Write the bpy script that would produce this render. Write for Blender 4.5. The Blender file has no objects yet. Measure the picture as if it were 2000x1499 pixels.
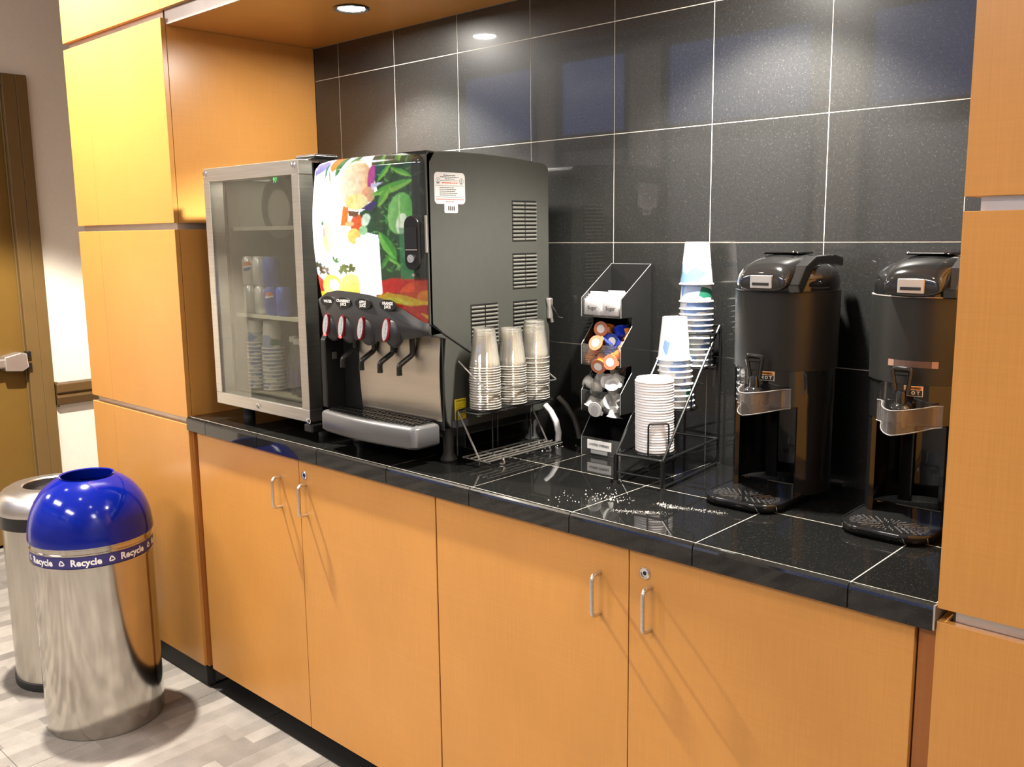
import bpy, bmesh, math, random
import numpy as np
from mathutils import Matrix, Vector
random.seed(7)
S = bpy.context.scene
COL = S.collection
PI = math.pi

# ---------------------------------------------------------------- camera
cam_d = bpy.data.cameras.new('camera'); cam = bpy.data.objects.new('camera', cam_d); COL.objects.link(cam)
Rm = [[0.732394, 0.68078, -0.011717], [0.100435, -0.125038, -0.987055], [-0.673433, 0.721736, -0.159951]]
Cm = [2.7049, -1.93943, 1.47183]
cam.matrix_world = Matrix(((Rm[0][0], -Rm[1][0], -Rm[2][0], Cm[0]),
                           (Rm[0][1], -Rm[1][1], -Rm[2][1], Cm[1]),
                           (Rm[0][2], -Rm[1][2], -Rm[2][2], Cm[2]), (0, 0, 0, 1)))
cam_d.sensor_width = 36; cam_d.lens = 1811.96 / 2000 * 36; cam_d.clip_start = .02
S.camera = cam
# ---------------------------------------------------------------- world, exposure
w = bpy.data.worlds.new('world'); S.world = w; w.use_nodes = True
w.node_tree.nodes['Background'].inputs[0].default_value = (.9, .85, .78, 1)
w.node_tree.nodes['Background'].inputs[1].default_value = .05
S.view_settings.view_transform = 'Standard'; S.view_settings.look = 'None'
S.view_settings.exposure = -0.2; S.view_settings.gamma = 1; S.view_settings.use_curve_mapping = False
S.cycles.transparent_max_bounces = 32
S.cycles.max_bounces = 10
S.cycles.sample_clamp_indirect = 6
S.cycles.caustics_reflective = False; S.cycles.caustics_refractive = False
# ---------------------------------------------------------------- lights
def light(kind, name, loc, energy, color=(1, .93, .82), **k):
    d = bpy.data.lights.new(name, kind); d.energy = energy; d.color = color
    for a, b in k.items(): setattr(d, a, b)
    o = bpy.data.objects.new(name, d); COL.objects.link(o); o.location = loc
    return o
NICHE = [(.55, -.262), (1.70, -.262)]
for x, y in NICHE:
    light('SPOT', 'niche_lamp', (x, y, 2.083), 230, (1, .95, .86), spot_size=math.radians(114), spot_blend=.42, shadow_soft_size=.03)
for x, y in NICHE:
    light('AREA', 'niche_lamp_spill', (x, y, 2.0895), 13, (1, .95, .86), shape='DISK', size=.07)
WASH = [(-.46, -.85)]
for x, y in WASH:
    light('SPOT', 'pillar_lamp', (x, y, 2.97), 980, (1, .93, .80), spot_size=math.radians(97), spot_blend=.16, shadow_soft_size=.045)
ROOM = [(1.2, -3.75), (4.1, -1.9), (-1.0, -3.3), (-3.6, -3.0)]
for x, y in ROOM:
    light('AREA', 'room_lamp', (x, y, 2.98), {4.1: 54, 1.2: 84, -1.0: 80, -3.6: 44}[x], (1, .92, .82), shape='RECTANGLE', size=1.1, size_y=.5)
SPOTS = [(2.0, -1.55), (3.3, -1.2), (-1.2, -1.7), (.6, -1.75)]
for x, y in SPOTS:
    light('SPOT', 'ceiling_lamp', (x, y, 2.99), 14, (1, .93, .82), spot_size=math.radians(120), spot_blend=.6, shadow_soft_size=.06)

# ---------------------------------------------------------------- materials
MATS = {}
def mat(name, color=(.5, .5, .5), rough=.5, metal=0., spec=.5, coat=0., coat_r=.05, emit=None, es=1., trans=0., ior=1.45, noise=None, bump=None, alpha=1, aniso=0):
    m = bpy.data.materials.new(name); m.use_nodes = True; nt = m.node_tree; n = nt.nodes; b = n['Principled BSDF']
    b.inputs['Base Color'].default_value = (*color, 1); b.inputs['Roughness'].default_value = rough
    b.inputs['Metallic'].default_value = metal; b.inputs['Specular IOR Level'].default_value = spec
    b.inputs['Coat Weight'].default_value = coat; b.inputs['Coat Roughness'].default_value = coat_r
    b.inputs['Transmission Weight'].default_value = trans; b.inputs['IOR'].default_value = ior
    if emit: b.inputs['Emission Color'].default_value = (*emit, 1); b.inputs['Emission Strength'].default_value = es
    tc = n.new('ShaderNodeTexCoord')
    # every material carries a slight procedural variation
    sc, amt, vec = noise if noise else (14, .05, (1, 1, 1))
    mp = n.new('ShaderNodeMapping'); mp.inputs['Scale'].default_value = vec
    nt.links.new(tc.outputs['Object'], mp.inputs[0])
    nz = n.new('ShaderNodeTexNoise'); nz.inputs['Scale'].default_value = sc; nz.inputs['Detail'].default_value = 4
    nt.links.new(mp.outputs[0], nz.inputs['Vector'])
    mr = n.new('ShaderNodeMapRange'); mr.inputs[1].default_value = .25; mr.inputs[2].default_value = .75
    mr.inputs[3].default_value = 1 - amt; mr.inputs[4].default_value = 1 + amt
    nt.links.new(nz.outputs[0], mr.inputs[0])
    mx = n.new('ShaderNodeVectorMath'); mx.operation = 'SCALE'; mx.inputs[0].default_value = color
    nt.links.new(mr.outputs[0], mx.inputs['Scale']); nt.links.new(mx.outputs[0], b.inputs['Base Color'])
    if bump:
        bs, bd = bump
        n2 = n.new('ShaderNodeTexNoise'); n2.inputs['Scale'].default_value = bs; n2.inputs['Detail'].default_value = 3
        nt.links.new(mp.outputs[0], n2.inputs['Vector'])
        bp = n.new('ShaderNodeBump'); bp.inputs['Strength'].default_value = bd; bp.inputs['Distance'].default_value = .002
        nt.links.new(n2.outputs[0], bp.inputs['Height']); nt.links.new(bp.outputs[0], b.inputs['Normal'])
    MATS[name] = m
    return m
def wood(name, color, var=.10):
    m = mat(name, color, .30, spec=.5); nt = m.node_tree; n = nt.nodes; b = n['Principled BSDF']
    tc = n.new('ShaderNodeTexCoord'); prev = None
    for vec, sc, amt in (((2.2, 2.2, 90), 3.0, .022), ((120, 120, 2.5), 3.0, .035), ((1.4, 1.4, 1.0), 2.5, var * .55)):
        mp = n.new('ShaderNodeMapping'); mp.inputs['Scale'].default_value = vec; nt.links.new(tc.outputs['Object'], mp.inputs[0])
        nz = n.new('ShaderNodeTexNoise'); nz.inputs['Scale'].default_value = sc; nz.inputs['Detail'].default_value = 3; nt.links.new(mp.outputs[0], nz.inputs['Vector'])
        mr = n.new('ShaderNodeMapRange'); mr.inputs[1].default_value = .3; mr.inputs[2].default_value = .7; mr.inputs[3].default_value = 1 - amt; mr.inputs[4].default_value = 1 + amt
        nt.links.new(nz.outputs[0], mr.inputs[0])
        if prev is None: prev = mr.outputs[0]
        else:
            mm = n.new('ShaderNodeMath'); mm.operation = 'MULTIPLY'; nt.links.new(prev, mm.inputs[0]); nt.links.new(mr.outputs[0], mm.inputs[1]); prev = mm.outputs[0]
    v = n.new('ShaderNodeVectorMath'); v.operation = 'SCALE'; v.inputs[0].default_value = color
    nt.links.new(prev, v.inputs['Scale']); nt.links.new(v.outputs[0], b.inputs['Base Color'])
    return m
def granite(name, base=.017, spec_c=.16, sp_=.22):
    m = mat(name, (base, base, base), .40, spec=sp_, coat=1, coat_r=.03); nt = m.node_tree; n = nt.nodes; b = n['Principled BSDF']
    tc = n.new('ShaderNodeTexCoord'); vo = n.new('ShaderNodeTexVoronoi'); vo.inputs['Scale'].default_value = 1000
    nt.links.new(tc.outputs['Object'], vo.inputs['Vector'])
    sp = n.new('ShaderNodeSeparateColor'); nt.links.new(vo.outputs['Color'], sp.inputs[0])
    r = n.new('ShaderNodeValToRGB'); r.color_ramp.elements[0].position = .975; r.color_ramp.elements[0].color = (base, base, base * .95, 1)
    r.color_ramp.elements[1].position = 1; r.color_ramp.elements[1].color = (spec_c, spec_c * .92, spec_c * .78, 1)
    nt.links.new(sp.outputs[0], r.inputs[0])
    n3 = n.new('ShaderNodeTexNoise'); n3.inputs['Scale'].default_value = 160; nt.links.new(tc.outputs['Object'], n3.inputs['Vector'])
    mr = n.new('ShaderNodeMapRange'); mr.inputs[3].default_value = .55; mr.inputs[4].default_value = 1.5; nt.links.new(n3.outputs[0], mr.inputs[0])
    v = n.new('ShaderNodeVectorMath'); v.operation = 'SCALE'; nt.links.new(r.outputs[0], v.inputs[0]); nt.links.new(mr.outputs[0], v.inputs['Scale'])
    nt.links.new(v.outputs[0], b.inputs['Base Color'])
    return m
def clear(name, tint=(1, 1, 1), gloss=.12, milk=0., milk_c=(.9, .9, .88), rough=.03, fres=.8):
    """clear plastic / pane: fresnel reflection over see-through, with a little milky body"""
    m = bpy.data.materials.new(name); m.use_nodes = True; nt = m.node_tree; n = nt.nodes; n.clear()
    out = n.new('ShaderNodeOutputMaterial'); tr = n.new('ShaderNodeBsdfTransparent'); tr.inputs[0].default_value = (*tint, 1)
    gl = n.new('ShaderNodeBsdfGlossy'); gl.inputs['Roughness'].default_value = rough; gl.inputs[0].default_value = (1, 1, 1, 1)
    df = n.new('ShaderNodeBsdfDiffuse'); df.inputs[0].default_value = (*milk_c, 1)
    lw = n.new('ShaderNodeLayerWeight'); lw.inputs[0].default_value = .18
    tc = n.new('ShaderNodeTexCoord'); nz = n.new('ShaderNodeTexNoise'); nz.inputs['Scale'].default_value = 30; nt.links.new(tc.outputs['Object'], nz.inputs['Vector'])
    mr = n.new('ShaderNodeMapRange'); mr.inputs[3].default_value = milk * .8; mr.inputs[4].default_value = milk * 1.2; nt.links.new(nz.outputs[0], mr.inputs[0])
    m1 = n.new('ShaderNodeMixShader'); nt.links.new(mr.outputs[0], m1.inputs[0]); nt.links.new(tr.outputs[0], m1.inputs[1]); nt.links.new(df.outputs[0], m1.inputs[2])
    mm = n.new('ShaderNodeMath'); mm.operation = 'MULTIPLY_ADD'; nt.links.new(lw.outputs['Fresnel'], mm.inputs[0]); mm.inputs[1].default_value = fres; mm.inputs[2].default_value = gloss * .2; mm.use_clamp = True
    m2 = n.new('ShaderNodeMixShader'); nt.links.new(mm.outputs[0], m2.inputs[0]); nt.links.new(m1.outputs[0], m2.inputs[1]); nt.links.new(gl.outputs[0], m2.inputs[2])
    nt.links.new(m2.outputs[0], out.inputs[0])
    return m

WOOD = wood('maple_veneer', (.555, .255, .062))
WOOD_EDGE = wood('veneer_edge', (.36, .13, .03))
GRAN = granite('polished_black_tile', .016, .10, .28)
GRANC = granite('polished_counter_tile', .006, .06, .06)
GROUT = mat('light_grout', (.62, .58, .50), .8)
ALU = mat('satin_aluminium', (.62, .57, .55), .32, metal=.85)
STEEL_B = mat('brushed_bin_steel', (.56, .53, .48), .27, metal=1, noise=(6, .10, (18, 18, .4)))
STEEL = mat('brushed_steel', (.72, .69, .65), .28, metal=1, noise=(8, .10, (1, 1, 30)))
STEEL_V = mat('brushed_steel_plate', (.74, .66, .54), .34, metal=1, noise=(3, .10, (1, 1, 9)))
MIRROR = mat('polished_bin_steel', (.56, .53, .485), .14, metal=1, noise=(9, .10, (1, 1, .8)), bump=(4, .035))
CHROME = mat('chrome', (.8, .8, .8), .08, metal=1)
BLACKP = mat('black_plastic', (.012, .012, .012), .28)
BLACKG = mat('gloss_black_plastic', (.010, .010, .010), .08, coat=.5)
BLACKM = mat('matte_black_shell', (.014, .014, .013), .36)
RUBBER = mat('black_rubber', (.022, .022, .022), .6)
GREYP = mat('charcoal_plastic', (.020, .020, .021), .42)
GREYM = mat('grey_painted_metal', (.047, .048, .042), .42, noise=(60, .05, (1, 1, 1)))
GREYM2 = mat('grey_louvre_metal', (.12, .118, .103), .4)
SILVER = mat('silver_plastic', (.115, .115, .12), .33, metal=.35)
WIRE = mat('black_wire', (.010, .010, .010), .22)
WIRE_G = mat('grey_wire', (.34, .32, .29), .28, metal=.8)
WHITE = mat('white_plastic', (.80, .79, .80), .35)
STICKW = mat('sticker_paper', (.42, .41, .40), .6)
PAPERW = mat('white_print', (.85, .84, .82), .5)
BLUE = mat('blue_dome_paint', (.0006, .0085, .21), .13, spec=.35, coat=.2, coat_r=.05)
BANDB = mat('band_blue', (.035, .03, .16), .4)
LIDM = mat('lid_steel', (.55, .52, .50), .34, metal=1)
BROWN = mat('brown_door_paint', (.145, .080, .018), .30)
BROWN2 = mat('brown_frame_paint', (.13, .078, .028), .34)
RAILM = mat('brown_rail', (.085, .045, .014), .4)
CREAM = mat('cream_wall_paint', (.66, .61, .54), .7, noise=(60, .03, (1, 1, 1)))
ROOMW = mat('room_wall_paint', (.74, .69, .60), .7)
ROOMW2 = mat('far_wall_paint', (.40, .38, .36), .7)
CEILM = mat('ceiling_paint', (.82, .79, .74), .8)
YELLOW = mat('yellow_sticker', (.80, .62, .02), .5)
INK = mat('dark_ink', (.02, .02, .02), .6)
INKR = mat('red_ink', (.45, .05, .04), .6)
LINER = mat('cooler_liner', (.17, .16, .135), .6)
SHELFM = mat('shelf_white', (.55, .54, .48), .4)
REDRING = mat('red_ring', (.16, .006, .012), .2, emit=(1, .02, .04), es=.02)
LEDRED = mat('red_led', (.8, .02, .02), .3, emit=(1, .05, .05), es=6)
LEDGRN = mat('green_led', (.1, .9, .2), .3, emit=(.1, 1, .2), es=5)
INSERT = mat('grey_button', (.27, .28, .30), .35)
INSERTD = mat('grey_button_dot', (.25, .26, .28), .35)
GLASS = clear('cooler_glass', (.80, .80, .76), .1, .012, (.5, .48, .42), .0, .30)
ACRYL = clear('clear_acrylic', (.97, .97, .97), .3, .03)
ACRYL2 = clear('clear_guard', (.97, .94, .92), .15, .05, (.9, .85, .82), .03, .22)
CUPCLR = clear('clear_cup_plastic', (.97, .96, .93), .35, .085, (.95, .92, .84), .06)
CUPRIM = clear('clear_cup_rim', (.85, .83, .78), 1.2, .42, (.95, .92, .84), .08)
BOTTLE = clear('bottle_plastic', (.9, .92, .93), .4, .06)
EDGEA = mat('acrylic_edge_glint', (.22, .22, .22), .3)  # pale grey stands in for light caught along acrylic edges
LENS = mat('lamp_lens', (1, 1, 1), .4, emit=(1, .96, .88), es=9)
PANEL_E = mat('light_panel', (1, 1, 1), .4, emit=(1, .93, .84), es=4)

# ---------------------------------------------------------------- geometry builder
class B:
    def __init__(s): s.v = []; s.f = []; s.sm = []
    def add(s, vs, fs, smooth=False, M=None):
        k = len(s.v)
        for p in vs:
            p = Vector(p)
            if M is not None: p = M @ p
            s.v.append(tuple(p))
        for f in fs: s.f.append([k + i for i in f]); s.sm.append(smooth)
        return s
    def box(s, x0, x1, y0, y1, z0, z1, M=None, c=0):
        if c:   # chamfered along all edges, 26 faces kept simple: chamfer of the x-y outline and of top/bottom
            pts = [(x0 + c, y0), (x1 - c, y0), (x1, y0 + c), (x1, y1 - c), (x1 - c, y1), (x0 + c, y1), (x0, y1 - c), (x0, y0 + c)]
            ins = [(min(max(px, x0 + c), x1 - c), min(max(py, y0 + c), y1 - c)) for px, py in pts]
            vs = [(px, py, z0) for px, py in ins] + [(px, py, z0 + c) for px, py in pts] + [(px, py, z1 - c) for px, py in pts] + [(px, py, z1) for px, py in ins]
            fs = [list(range(7, -1, -1)), list(range(24, 32))]
            for k in range(3):
                for i in range(8): fs.append([k * 8 + i, k * 8 + (i + 1) % 8, k * 8 + 8 + (i + 1) % 8, k * 8 + 8 + i])
            return s.add(vs, fs, False, M)
        vs = [(x0, y0, z0), (x1, y0, z0), (x1, y1, z0), (x0, y1, z0), (x0, y0, z1), (x1, y0, z1), (x1, y1, z1), (x0, y1, z1)]
        return s.add(vs, [(3, 2, 1, 0), (4, 5, 6, 7), (0, 1, 5, 4), (1, 2, 6, 5), (2, 3, 7, 6), (3, 0, 4, 7)], False, M)
    def lathe(s, prof, c=(0, 0, 0), n=40, M=None, a0=0, a1=2 * PI, smooth=True, sx=1, sy=1):
        full = abs(a1 - a0 - 2 * PI) < 1e-6; m = n if full else n + 1; vs = []; fs = []
        for r, z in prof:
            for i in range(m):
                a = a0 + (a1 - a0) * i / n; vs.append((c[0] + r * math.cos(a) * sx, c[1] + r * math.sin(a) * sy, c[2] + z))
        for j in range(len(prof) - 1):
            for i in range(n if not full else m):
                i2 = (i + 1) % m if full else i + 1
                fs.append((j * m + i, j * m + i2, (j + 1) * m + i2, (j + 1) * m + i))
        return s.add(vs, fs, smooth, M)
    def disc(s, r, c=(0, 0, 0), n=40, M=None, flip=False, sx=1, sy=1):
        vs = [(c[0] + r * sx * math.cos(2 * PI * i / n), c[1] + r * sy * math.sin(2 * PI * i / n), c[2]) for i in range(n)]
        return s.add(vs, [list(range(n))[::-1] if flip else list(range(n))], False, M)
    def cyl(s, r, z0, z1, c=(0, 0), n=32, M=None, r2=None):
        r2 = r if r2 is None else r2
        s.lathe([(r, z0), (r2, z1)], (c[0], c[1], 0), n, M); s.disc(r, (c[0], c[1], z0), n, M, True); return s.disc(r2, (c[0], c[1], z1), n, M)
    def prism(s, poly, a, b, axis='x', M=None, smooth=False):
        n = len(poly)
        def P(p, t):
            if axis == 'x': return (t, p[0], p[1])
            if axis == 'y': return (p[0], t, p[1])
            return (p[0], p[1], t)
        vs = [P(p, a) for p in poly] + [P(p, b) for p in poly]
        fs = [list(range(n)), list(range(2 * n - 1, n - 1, -1))]
        k0 = len(s.v); s.add(vs, fs, False, M)
        for i in range(n):
            j = (i + 1) % n; s.f.append([k0 + i, k0 + n + i, k0 + n + j, k0 + j]); s.sm.append(smooth)
        return s
    def tube(s, pts, r, n=8, closed=False, M=None, r1=None):
        pts = [Vector(p) for p in pts]; m = len(pts); vs = []; fs = []; up = None
        for i, p in enumerate(pts):
            if closed: t = (pts[(i + 1) % m] - pts[i - 1]).normalized()
            else: t = (pts[min(i + 1, m - 1)] - pts[max(i - 1, 0)]).normalized()
            if up is None:
                up = Vector((0, 0, 1)) if abs(t.z) < .9 else Vector((1, 0, 0))
            u = (up - t * up.dot(t)).normalized(); up = u; w_ = t.cross(u)
            rr = r if r1 is None else r + (r1 - r) * i / (m - 1)
            for k in range(n):
                a = 2 * PI * k / n; vs.append(p + (u * math.cos(a) + w_ * math.sin(a)) * rr)
        for i in range(m if closed else m - 1):
            j = (i + 1) % m
            for k in range(n): fs.append((i * n + k, i * n + (k + 1) % n, j * n + (k + 1) % n, j * n + k))
        if not closed: fs.append(list(range(n))[::-1]); fs.append([(m - 1) * n + k for k in range(n)])
        return s.add(vs, fs, True, M)
    def sphere(s, r, c=(0, 0, 0), sc=(1, 1, 1), n=20, M=None):
        prof = [(max(r * math.sin(PI * j / 12), 1e-5), -r * math.cos(PI * j / 12)) for j in range(13)]
        k = len(s.v); s.lathe(prof, (0, 0, 0), n)
        for i in range(k, len(s.v)):
            p = s.v[i]; q = Vector((p[0] * sc[0] + c[0], p[1] * sc[1] + c[1], p[2] * sc[2] + c[2]))
            s.v[i] = tuple(M @ q if M is not None else q)
        return s
    def build(s, name, m, parent=None, bevel=0, seg=2, ang=35, world=True):
        me = bpy.data.meshes.new(name); off = Vector((0, 0, 0)); p = parent
        if world:
            while p is not None: off = off + p.location; p = p.parent
        me.from_pydata([tuple(Vector(q) - off) for q in s.v], [], s.f)
        me.polygons.foreach_set('use_smooth', s.sm)
        bm = bmesh.new(); bm.from_mesh(me); bmesh.ops.recalc_face_normals(bm, faces=bm.faces); bm.to_mesh(me); bm.free()
        if any(s.sm): me.set_sharp_from_angle(angle=math.radians(ang))
        me.materials.append(m); o = bpy.data.objects.new(name, me); COL.objects.link(o)
        if parent is not None: o.parent = parent
        if bevel:
            md = o.modifiers.new('bevel', 'BEVEL'); md.width = bevel; md.segments = seg; md.limit_method = 'ANGLE'; md.angle_limit = math.radians(30)
        return o
def thing(name, label, cat, loc=(0, 0, 0), rz=0, group=None):
    o = bpy.data.objects.new(name, None); COL.objects.link(o); o.location = loc; o.rotation_euler = (0, 0, rz); o.empty_display_size = .05
    o['label'] = label; o['category'] = cat
    if group: o['group'] = group
    return o
def tag(o, label, cat, group=None):
    o['label'] = label; o['category'] = cat
    if group: o['group'] = group
    return o
def struct(o): o['kind'] = 'structure'; return o
def copy_tree(o, parent=None):
    c = o.copy(); COL.objects.link(c)
    if parent is not None: c.parent = parent
    for ch in list(o.children): copy_tree(ch, c)
    return c
def arc(cx, cy, r, a0, a1, n):
    return [(cx + r * math.cos(math.radians(a0 + (a1 - a0) * i / n)), cy + r * math.sin(math.radians(a0 + (a1 - a0) * i / n))) for i in range(n + 1)]
def fillet(pts, r, n=5, closed=False):
    """round the corners of a polyline of 3D points"""
    P = [Vector(p) for p in pts]; out = []; m = len(P)
    for i in range(m):
        if not closed and i in (0, m - 1): out.append(P[i]); continue
        a, b, c = P[i - 1], P[i], P[(i + 1) % m]; d1 = (a - b); d2 = (c - b); t = min(r, d1.length * .45, d2.length * .45)
        p0 = b + d1.normalized() * t; p1 = b + d2.normalized() * t
        for k in range(n + 1):
            u = k / n; out.append(p0 * (1 - u) ** 2 + b * 2 * u * (1 - u) + p1 * u * u)
    return out
_tx = {}
def text_geo(s, size=1., bold=.0, align='CENTER'):
    key = (s, size, bold, align)
    if key not in _tx:
        cu = bpy.data.curves.new('lettering', 'FONT'); cu.body = s; cu.size = size; cu.align_x = align; cu.align_y = 'CENTER'
        cu.offset = bold; cu.resolution_u = 2; cu.space_line = .85
        o = bpy.data.objects.new('lettering', cu); COL.objects.link(o)
        dg = bpy.context.evaluated_depsgraph_get(); me = o.evaluated_get(dg).to_mesh()
        _tx[key] = ([tuple(v.co) for v in me.vertices], [list(p.vertices) for p in me.polygons])
        o.evaluated_get(dg).to_mesh_clear(); bpy.data.objects.remove(o); bpy.data.curves.remove(cu)
    return _tx[key]
def face_M(origin, right, up):
    r = Vector(right).normalized(); u = Vector(up).normalized(); n = r.cross(u)
    return Matrix(((r.x, u.x, n.x, origin[0]), (r.y, u.y, n.y, origin[1]), (r.z, u.z, n.z, origin[2]), (0, 0, 0, 1)))
def put_text(b, s, size, M, bold=.0, align='CENTER'):
    v, f = text_geo(s, size, bold, align); b.add(v, f, False, M); return b

# ================================================================ the room
XW = 2.268; XL = -.70; FY = -.54; HC = .914
# floor: slab with carpet tiles
def carpet():
    m = mat('carpet', (.3, .28, .26), .95, spec=.1); nt = m.node_tree; n = nt.nodes; b = n['Principled BSDF']
    tc = n.new('ShaderNodeTexCoord'); mp = n.new('ShaderNodeMapping'); mp.inputs['Rotation'].default_value = (0, 0, PI / 2)
    nt.links.new(tc.outputs['Object'], mp.inputs[0])
    br = n.new('ShaderNodeTexBrick'); br.inputs['Scale'].default_value = 1; br.inputs['Mortar Size'].default_value = 0; br.inputs['Bias'].default_value = 0
    br.inputs['Brick Width'].default_value = .31; br.inputs['Row Height'].default_value = .052; br.offset = .37; br.offset_frequency = 3; br.squash = .8; br.squash_frequency = 2
    br.inputs['Color1'].default_value = (.150, .134, .124, 1); br.inputs['Color2'].default_value = (.285, .262, .243, 1)
    nt.links.new(mp.outputs[0], br.inputs['Vector'])
    nz = n.new('ShaderNodeTexNoise'); nz.inputs['Scale'].default_value = 330; nz.inputs['Detail'].default_value = 2; nt.links.new(tc.outputs['Object'], nz.inputs['Vector'])
    n2 = n.new('ShaderNodeTexNoise'); n2.inputs['Scale'].default_value = 9; n2.inputs['Detail'].default_value = 5; nt.links.new(tc.outputs['Object'], n2.inputs['Vector'])
    a = n.new('ShaderNodeMapRange'); a.inputs[3].default_value = .75; a.inputs[4].default_value = 1.25; nt.links.new(nz.outputs[0], a.inputs[0])
    c = n.new('ShaderNodeMapRange'); c.inputs[1].default_value = .3; c.inputs[2].default_value = .7; c.inputs[3].default_value = .82; c.inputs[4].default_value = 1.18; nt.links.new(n2.outputs[0], c.inputs[0])
    mm = n.new('ShaderNodeMath'); mm.operation = 'MULTIPLY'; nt.links.new(a.outputs[0], mm.inputs[0]); nt.links.new(c.outputs[0], mm.inputs[1])
    v = n.new('ShaderNodeVectorMath'); v.operation = 'SCALE'; nt.links.new(br.outputs['Color'], v.inputs[0]); nt.links.new(mm.outputs[0], v.inputs['Scale'])
    nt.links.new(v.outputs[0], b.inputs['Base Color'])
    bp = n.new('ShaderNodeBump'); bp.inputs['Strength'].default_value = .6; bp.inputs['Distance'].default_value = .002; nt.links.new(nz.outputs[0], bp.inputs['Height']); nt.links.new(bp.outputs[0], b.inputs['Normal'])
    return m
CARPET = carpet()
FLOORB = mat('floor_base', (.03, .03, .03), .6)
floor = struct(B().box(-5.1, 5.1, -4.6, .5, -.06, -.008).build('floor', FLOORB))
T = .61
ty = -.525
for j in range(7):
    for i in range(-9, 9):
        x0 = .05 + i * T; x1 = x0 + T; y1 = ty - j * T; y0 = y1 - T
        x0 = max(x0, -2.03 if y0 > -1.75 else -5.0); x1 = min(x1, 5.0); y0 = max(y0, -4.5)
        if x1 - x0 > .02: B().box(x0 + .0008, x1 - .0008, y0 + .0008, y1 - .0008, -.008, 0).build('carpet_tile', CARPET, floor)
B().box(-2.03, -.70, -.525, .40, -.008, 0).build('carpet_tile', CARPET, floor)
VINYL = mat('dark_vinyl', (.03, .03, .03), .5)
for a, b_ in ((0, .32), (.32, .93), (.93, 1.54), (1.54, 2.15), (2.15, XW)):
    B().box(a + .0008, b_ - .0008, -.524, -.45, -.008, -.001).build('base_strip', VINYL, floor)
wl = struct(B().box(-2.13, -2.03, -1.9, -1.30, 0, 3.05).box(-2.13, -2.03, -.245, .5, 0, 3.05).box(-2.13, -2.03, -1.30, -.245, 2.20, 3.05).build('wall_left', CREAM))
struct(B().box(-2.13, -2.10, -1.3, -.245, 0, 2.2).build('wall_left_backing', CREAM))
struct(B().box(-2.03, -.686, .40, .5, 0, 3.05).build('wall_far', CREAM))
struct(B().box(0, 5.1, .021, .12, 0, 3.05).build('wall_back', CREAM))
struct(B().box(-5.1, -5.0, -4.6, -1.8, 0, 3.05).box(-5.0, -2.13, -1.9, -1.8, 0, 3.05).build('wall_side', ROOMW))
struct(B().box(5.0, 5.1, -4.6, .5, 0, 3.05).build('wall_right', ROOMW))
struct(B().box(-5.1, 5.1, -4.6, .5, 3.05, 3.15).build('ceiling', CEILM))
# opposite wall with two rows of windows
WX = [(-4.2, -2.95), (-2.75, -2.0), (-1.68, -.33), (.0, 1.32), (1.62, 2.94), (3.24, 4.5)]
WX = [(-3.95, -2.95), (-2.75, -1.95), (-1.64, -.33), (0, 1.30), (1.60, 2.90), (3.20, 4.50)]
wf = B(); xs = [-5.1] + [v for p in WX for v in p] + [5.1]
for k in range(0, len(xs), 2): wf.box(xs[k], xs[k + 1], -4.6, -4.5, 0, 3.05)
for a, b_ in WX: wf.box(a, b_, -4.6, -4.5, 0, 1.10).box(a, b_, -4.6, -4.5, 2.96, 3.05)
struct(wf.build('wall_front', ROOMW2))
def duskglass():
    m = mat('dusk_glass', (.02, .02, .03), .2); nt = m.node_tree; n = nt.nodes; b = n['Principled BSDF']
    tc = n.new('ShaderNodeTexCoord'); wv = n.new('ShaderNodeTexWave'); wv.bands_direction = 'Z'; wv.inputs['Scale'].default_value = 9
    nt.links.new(tc.outputs['Object'], wv.inputs['Vector'])
    r = n.new('ShaderNodeValToRGB'); r.color_ramp.elements[0].color = (.07, .12, .36, 1); r.color_ramp.elements[1].color = (.17, .27, .70, 1)
    nt.links.new(wv.outputs[0], r.inputs[0]); nt.links.new(r.outputs[0], b.inputs['Emission Color']); b.inputs['Emission Strength'].default_value = 2.6
    return m
BLINDM = mat('grey_blind', (.30, .32, .38), .8)
DUSK = duskglass(); FRAMEM = mat('window_frame_dark', (.03, .03, .035), .4)
for k, (a, b_) in enumerate(WX):
    wn = struct(B().box(a, b_, -4.58, -4.55, 1.10, 2.96).build('window_%d' % (k + 1), DUSK))
    fr = B()
    for z0, z1 in ((1.10, 1.16), (2.20, 2.31), (2.92, 2.96)): fr.box(a, b_, -4.55, -4.49, z0, z1)
    for x0 in (a, b_ - .05): fr.box(x0, x0 + .05, -4.55, -4.49, 1.10, 2.96)
    fr.build('window_frame', FRAMEM, wn)
    B().box(a + .05, b_ - .05, -4.549, -4.54, 1.16, 2.20).build('roller_blind', BLINDM, wn)

# ---------------------------------------------------------------- left wall: door, frame, push bar, crash rail
dr = struct(B().box(-2.075, -2.045, -1.235, -.292, .008, 2.165).build('door_1', BROWN, bevel=.002))
fb = B().box(-2.09, -2.008, -.292, -.232, 0, 2.226).box(-2.09, -2.008, -1.296, -1.236, 0, 2.226).box(-2.09, -2.008, -1.236, -.292, 2.170, 2.226)
fb.box(-2.04, -2.03, -.300, -.290, 0, 2.17).box(-2.09, -2.01, -.232, -.180, 0, 2.226).box(-2.09, -2.01, -1.348, -1.296, 0, 2.226)
struct(fb.build('trim_1', BROWN2, bevel=.004))['label'] = 'brown painted door frame'
pb = B().box(-2.045, -1.985, -1.16, -.40, .872, .915, c=.006).build('push_bar', ALU, dr)
B().prism([(-.405, .858), (-.405, .925), (-.335, .940), (-.305, .934), (-.300, .868), (-.33, .850)], -2.045, -1.975, 'x').build('bar_end_cap', ALU, pb, bevel=.005)
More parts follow.
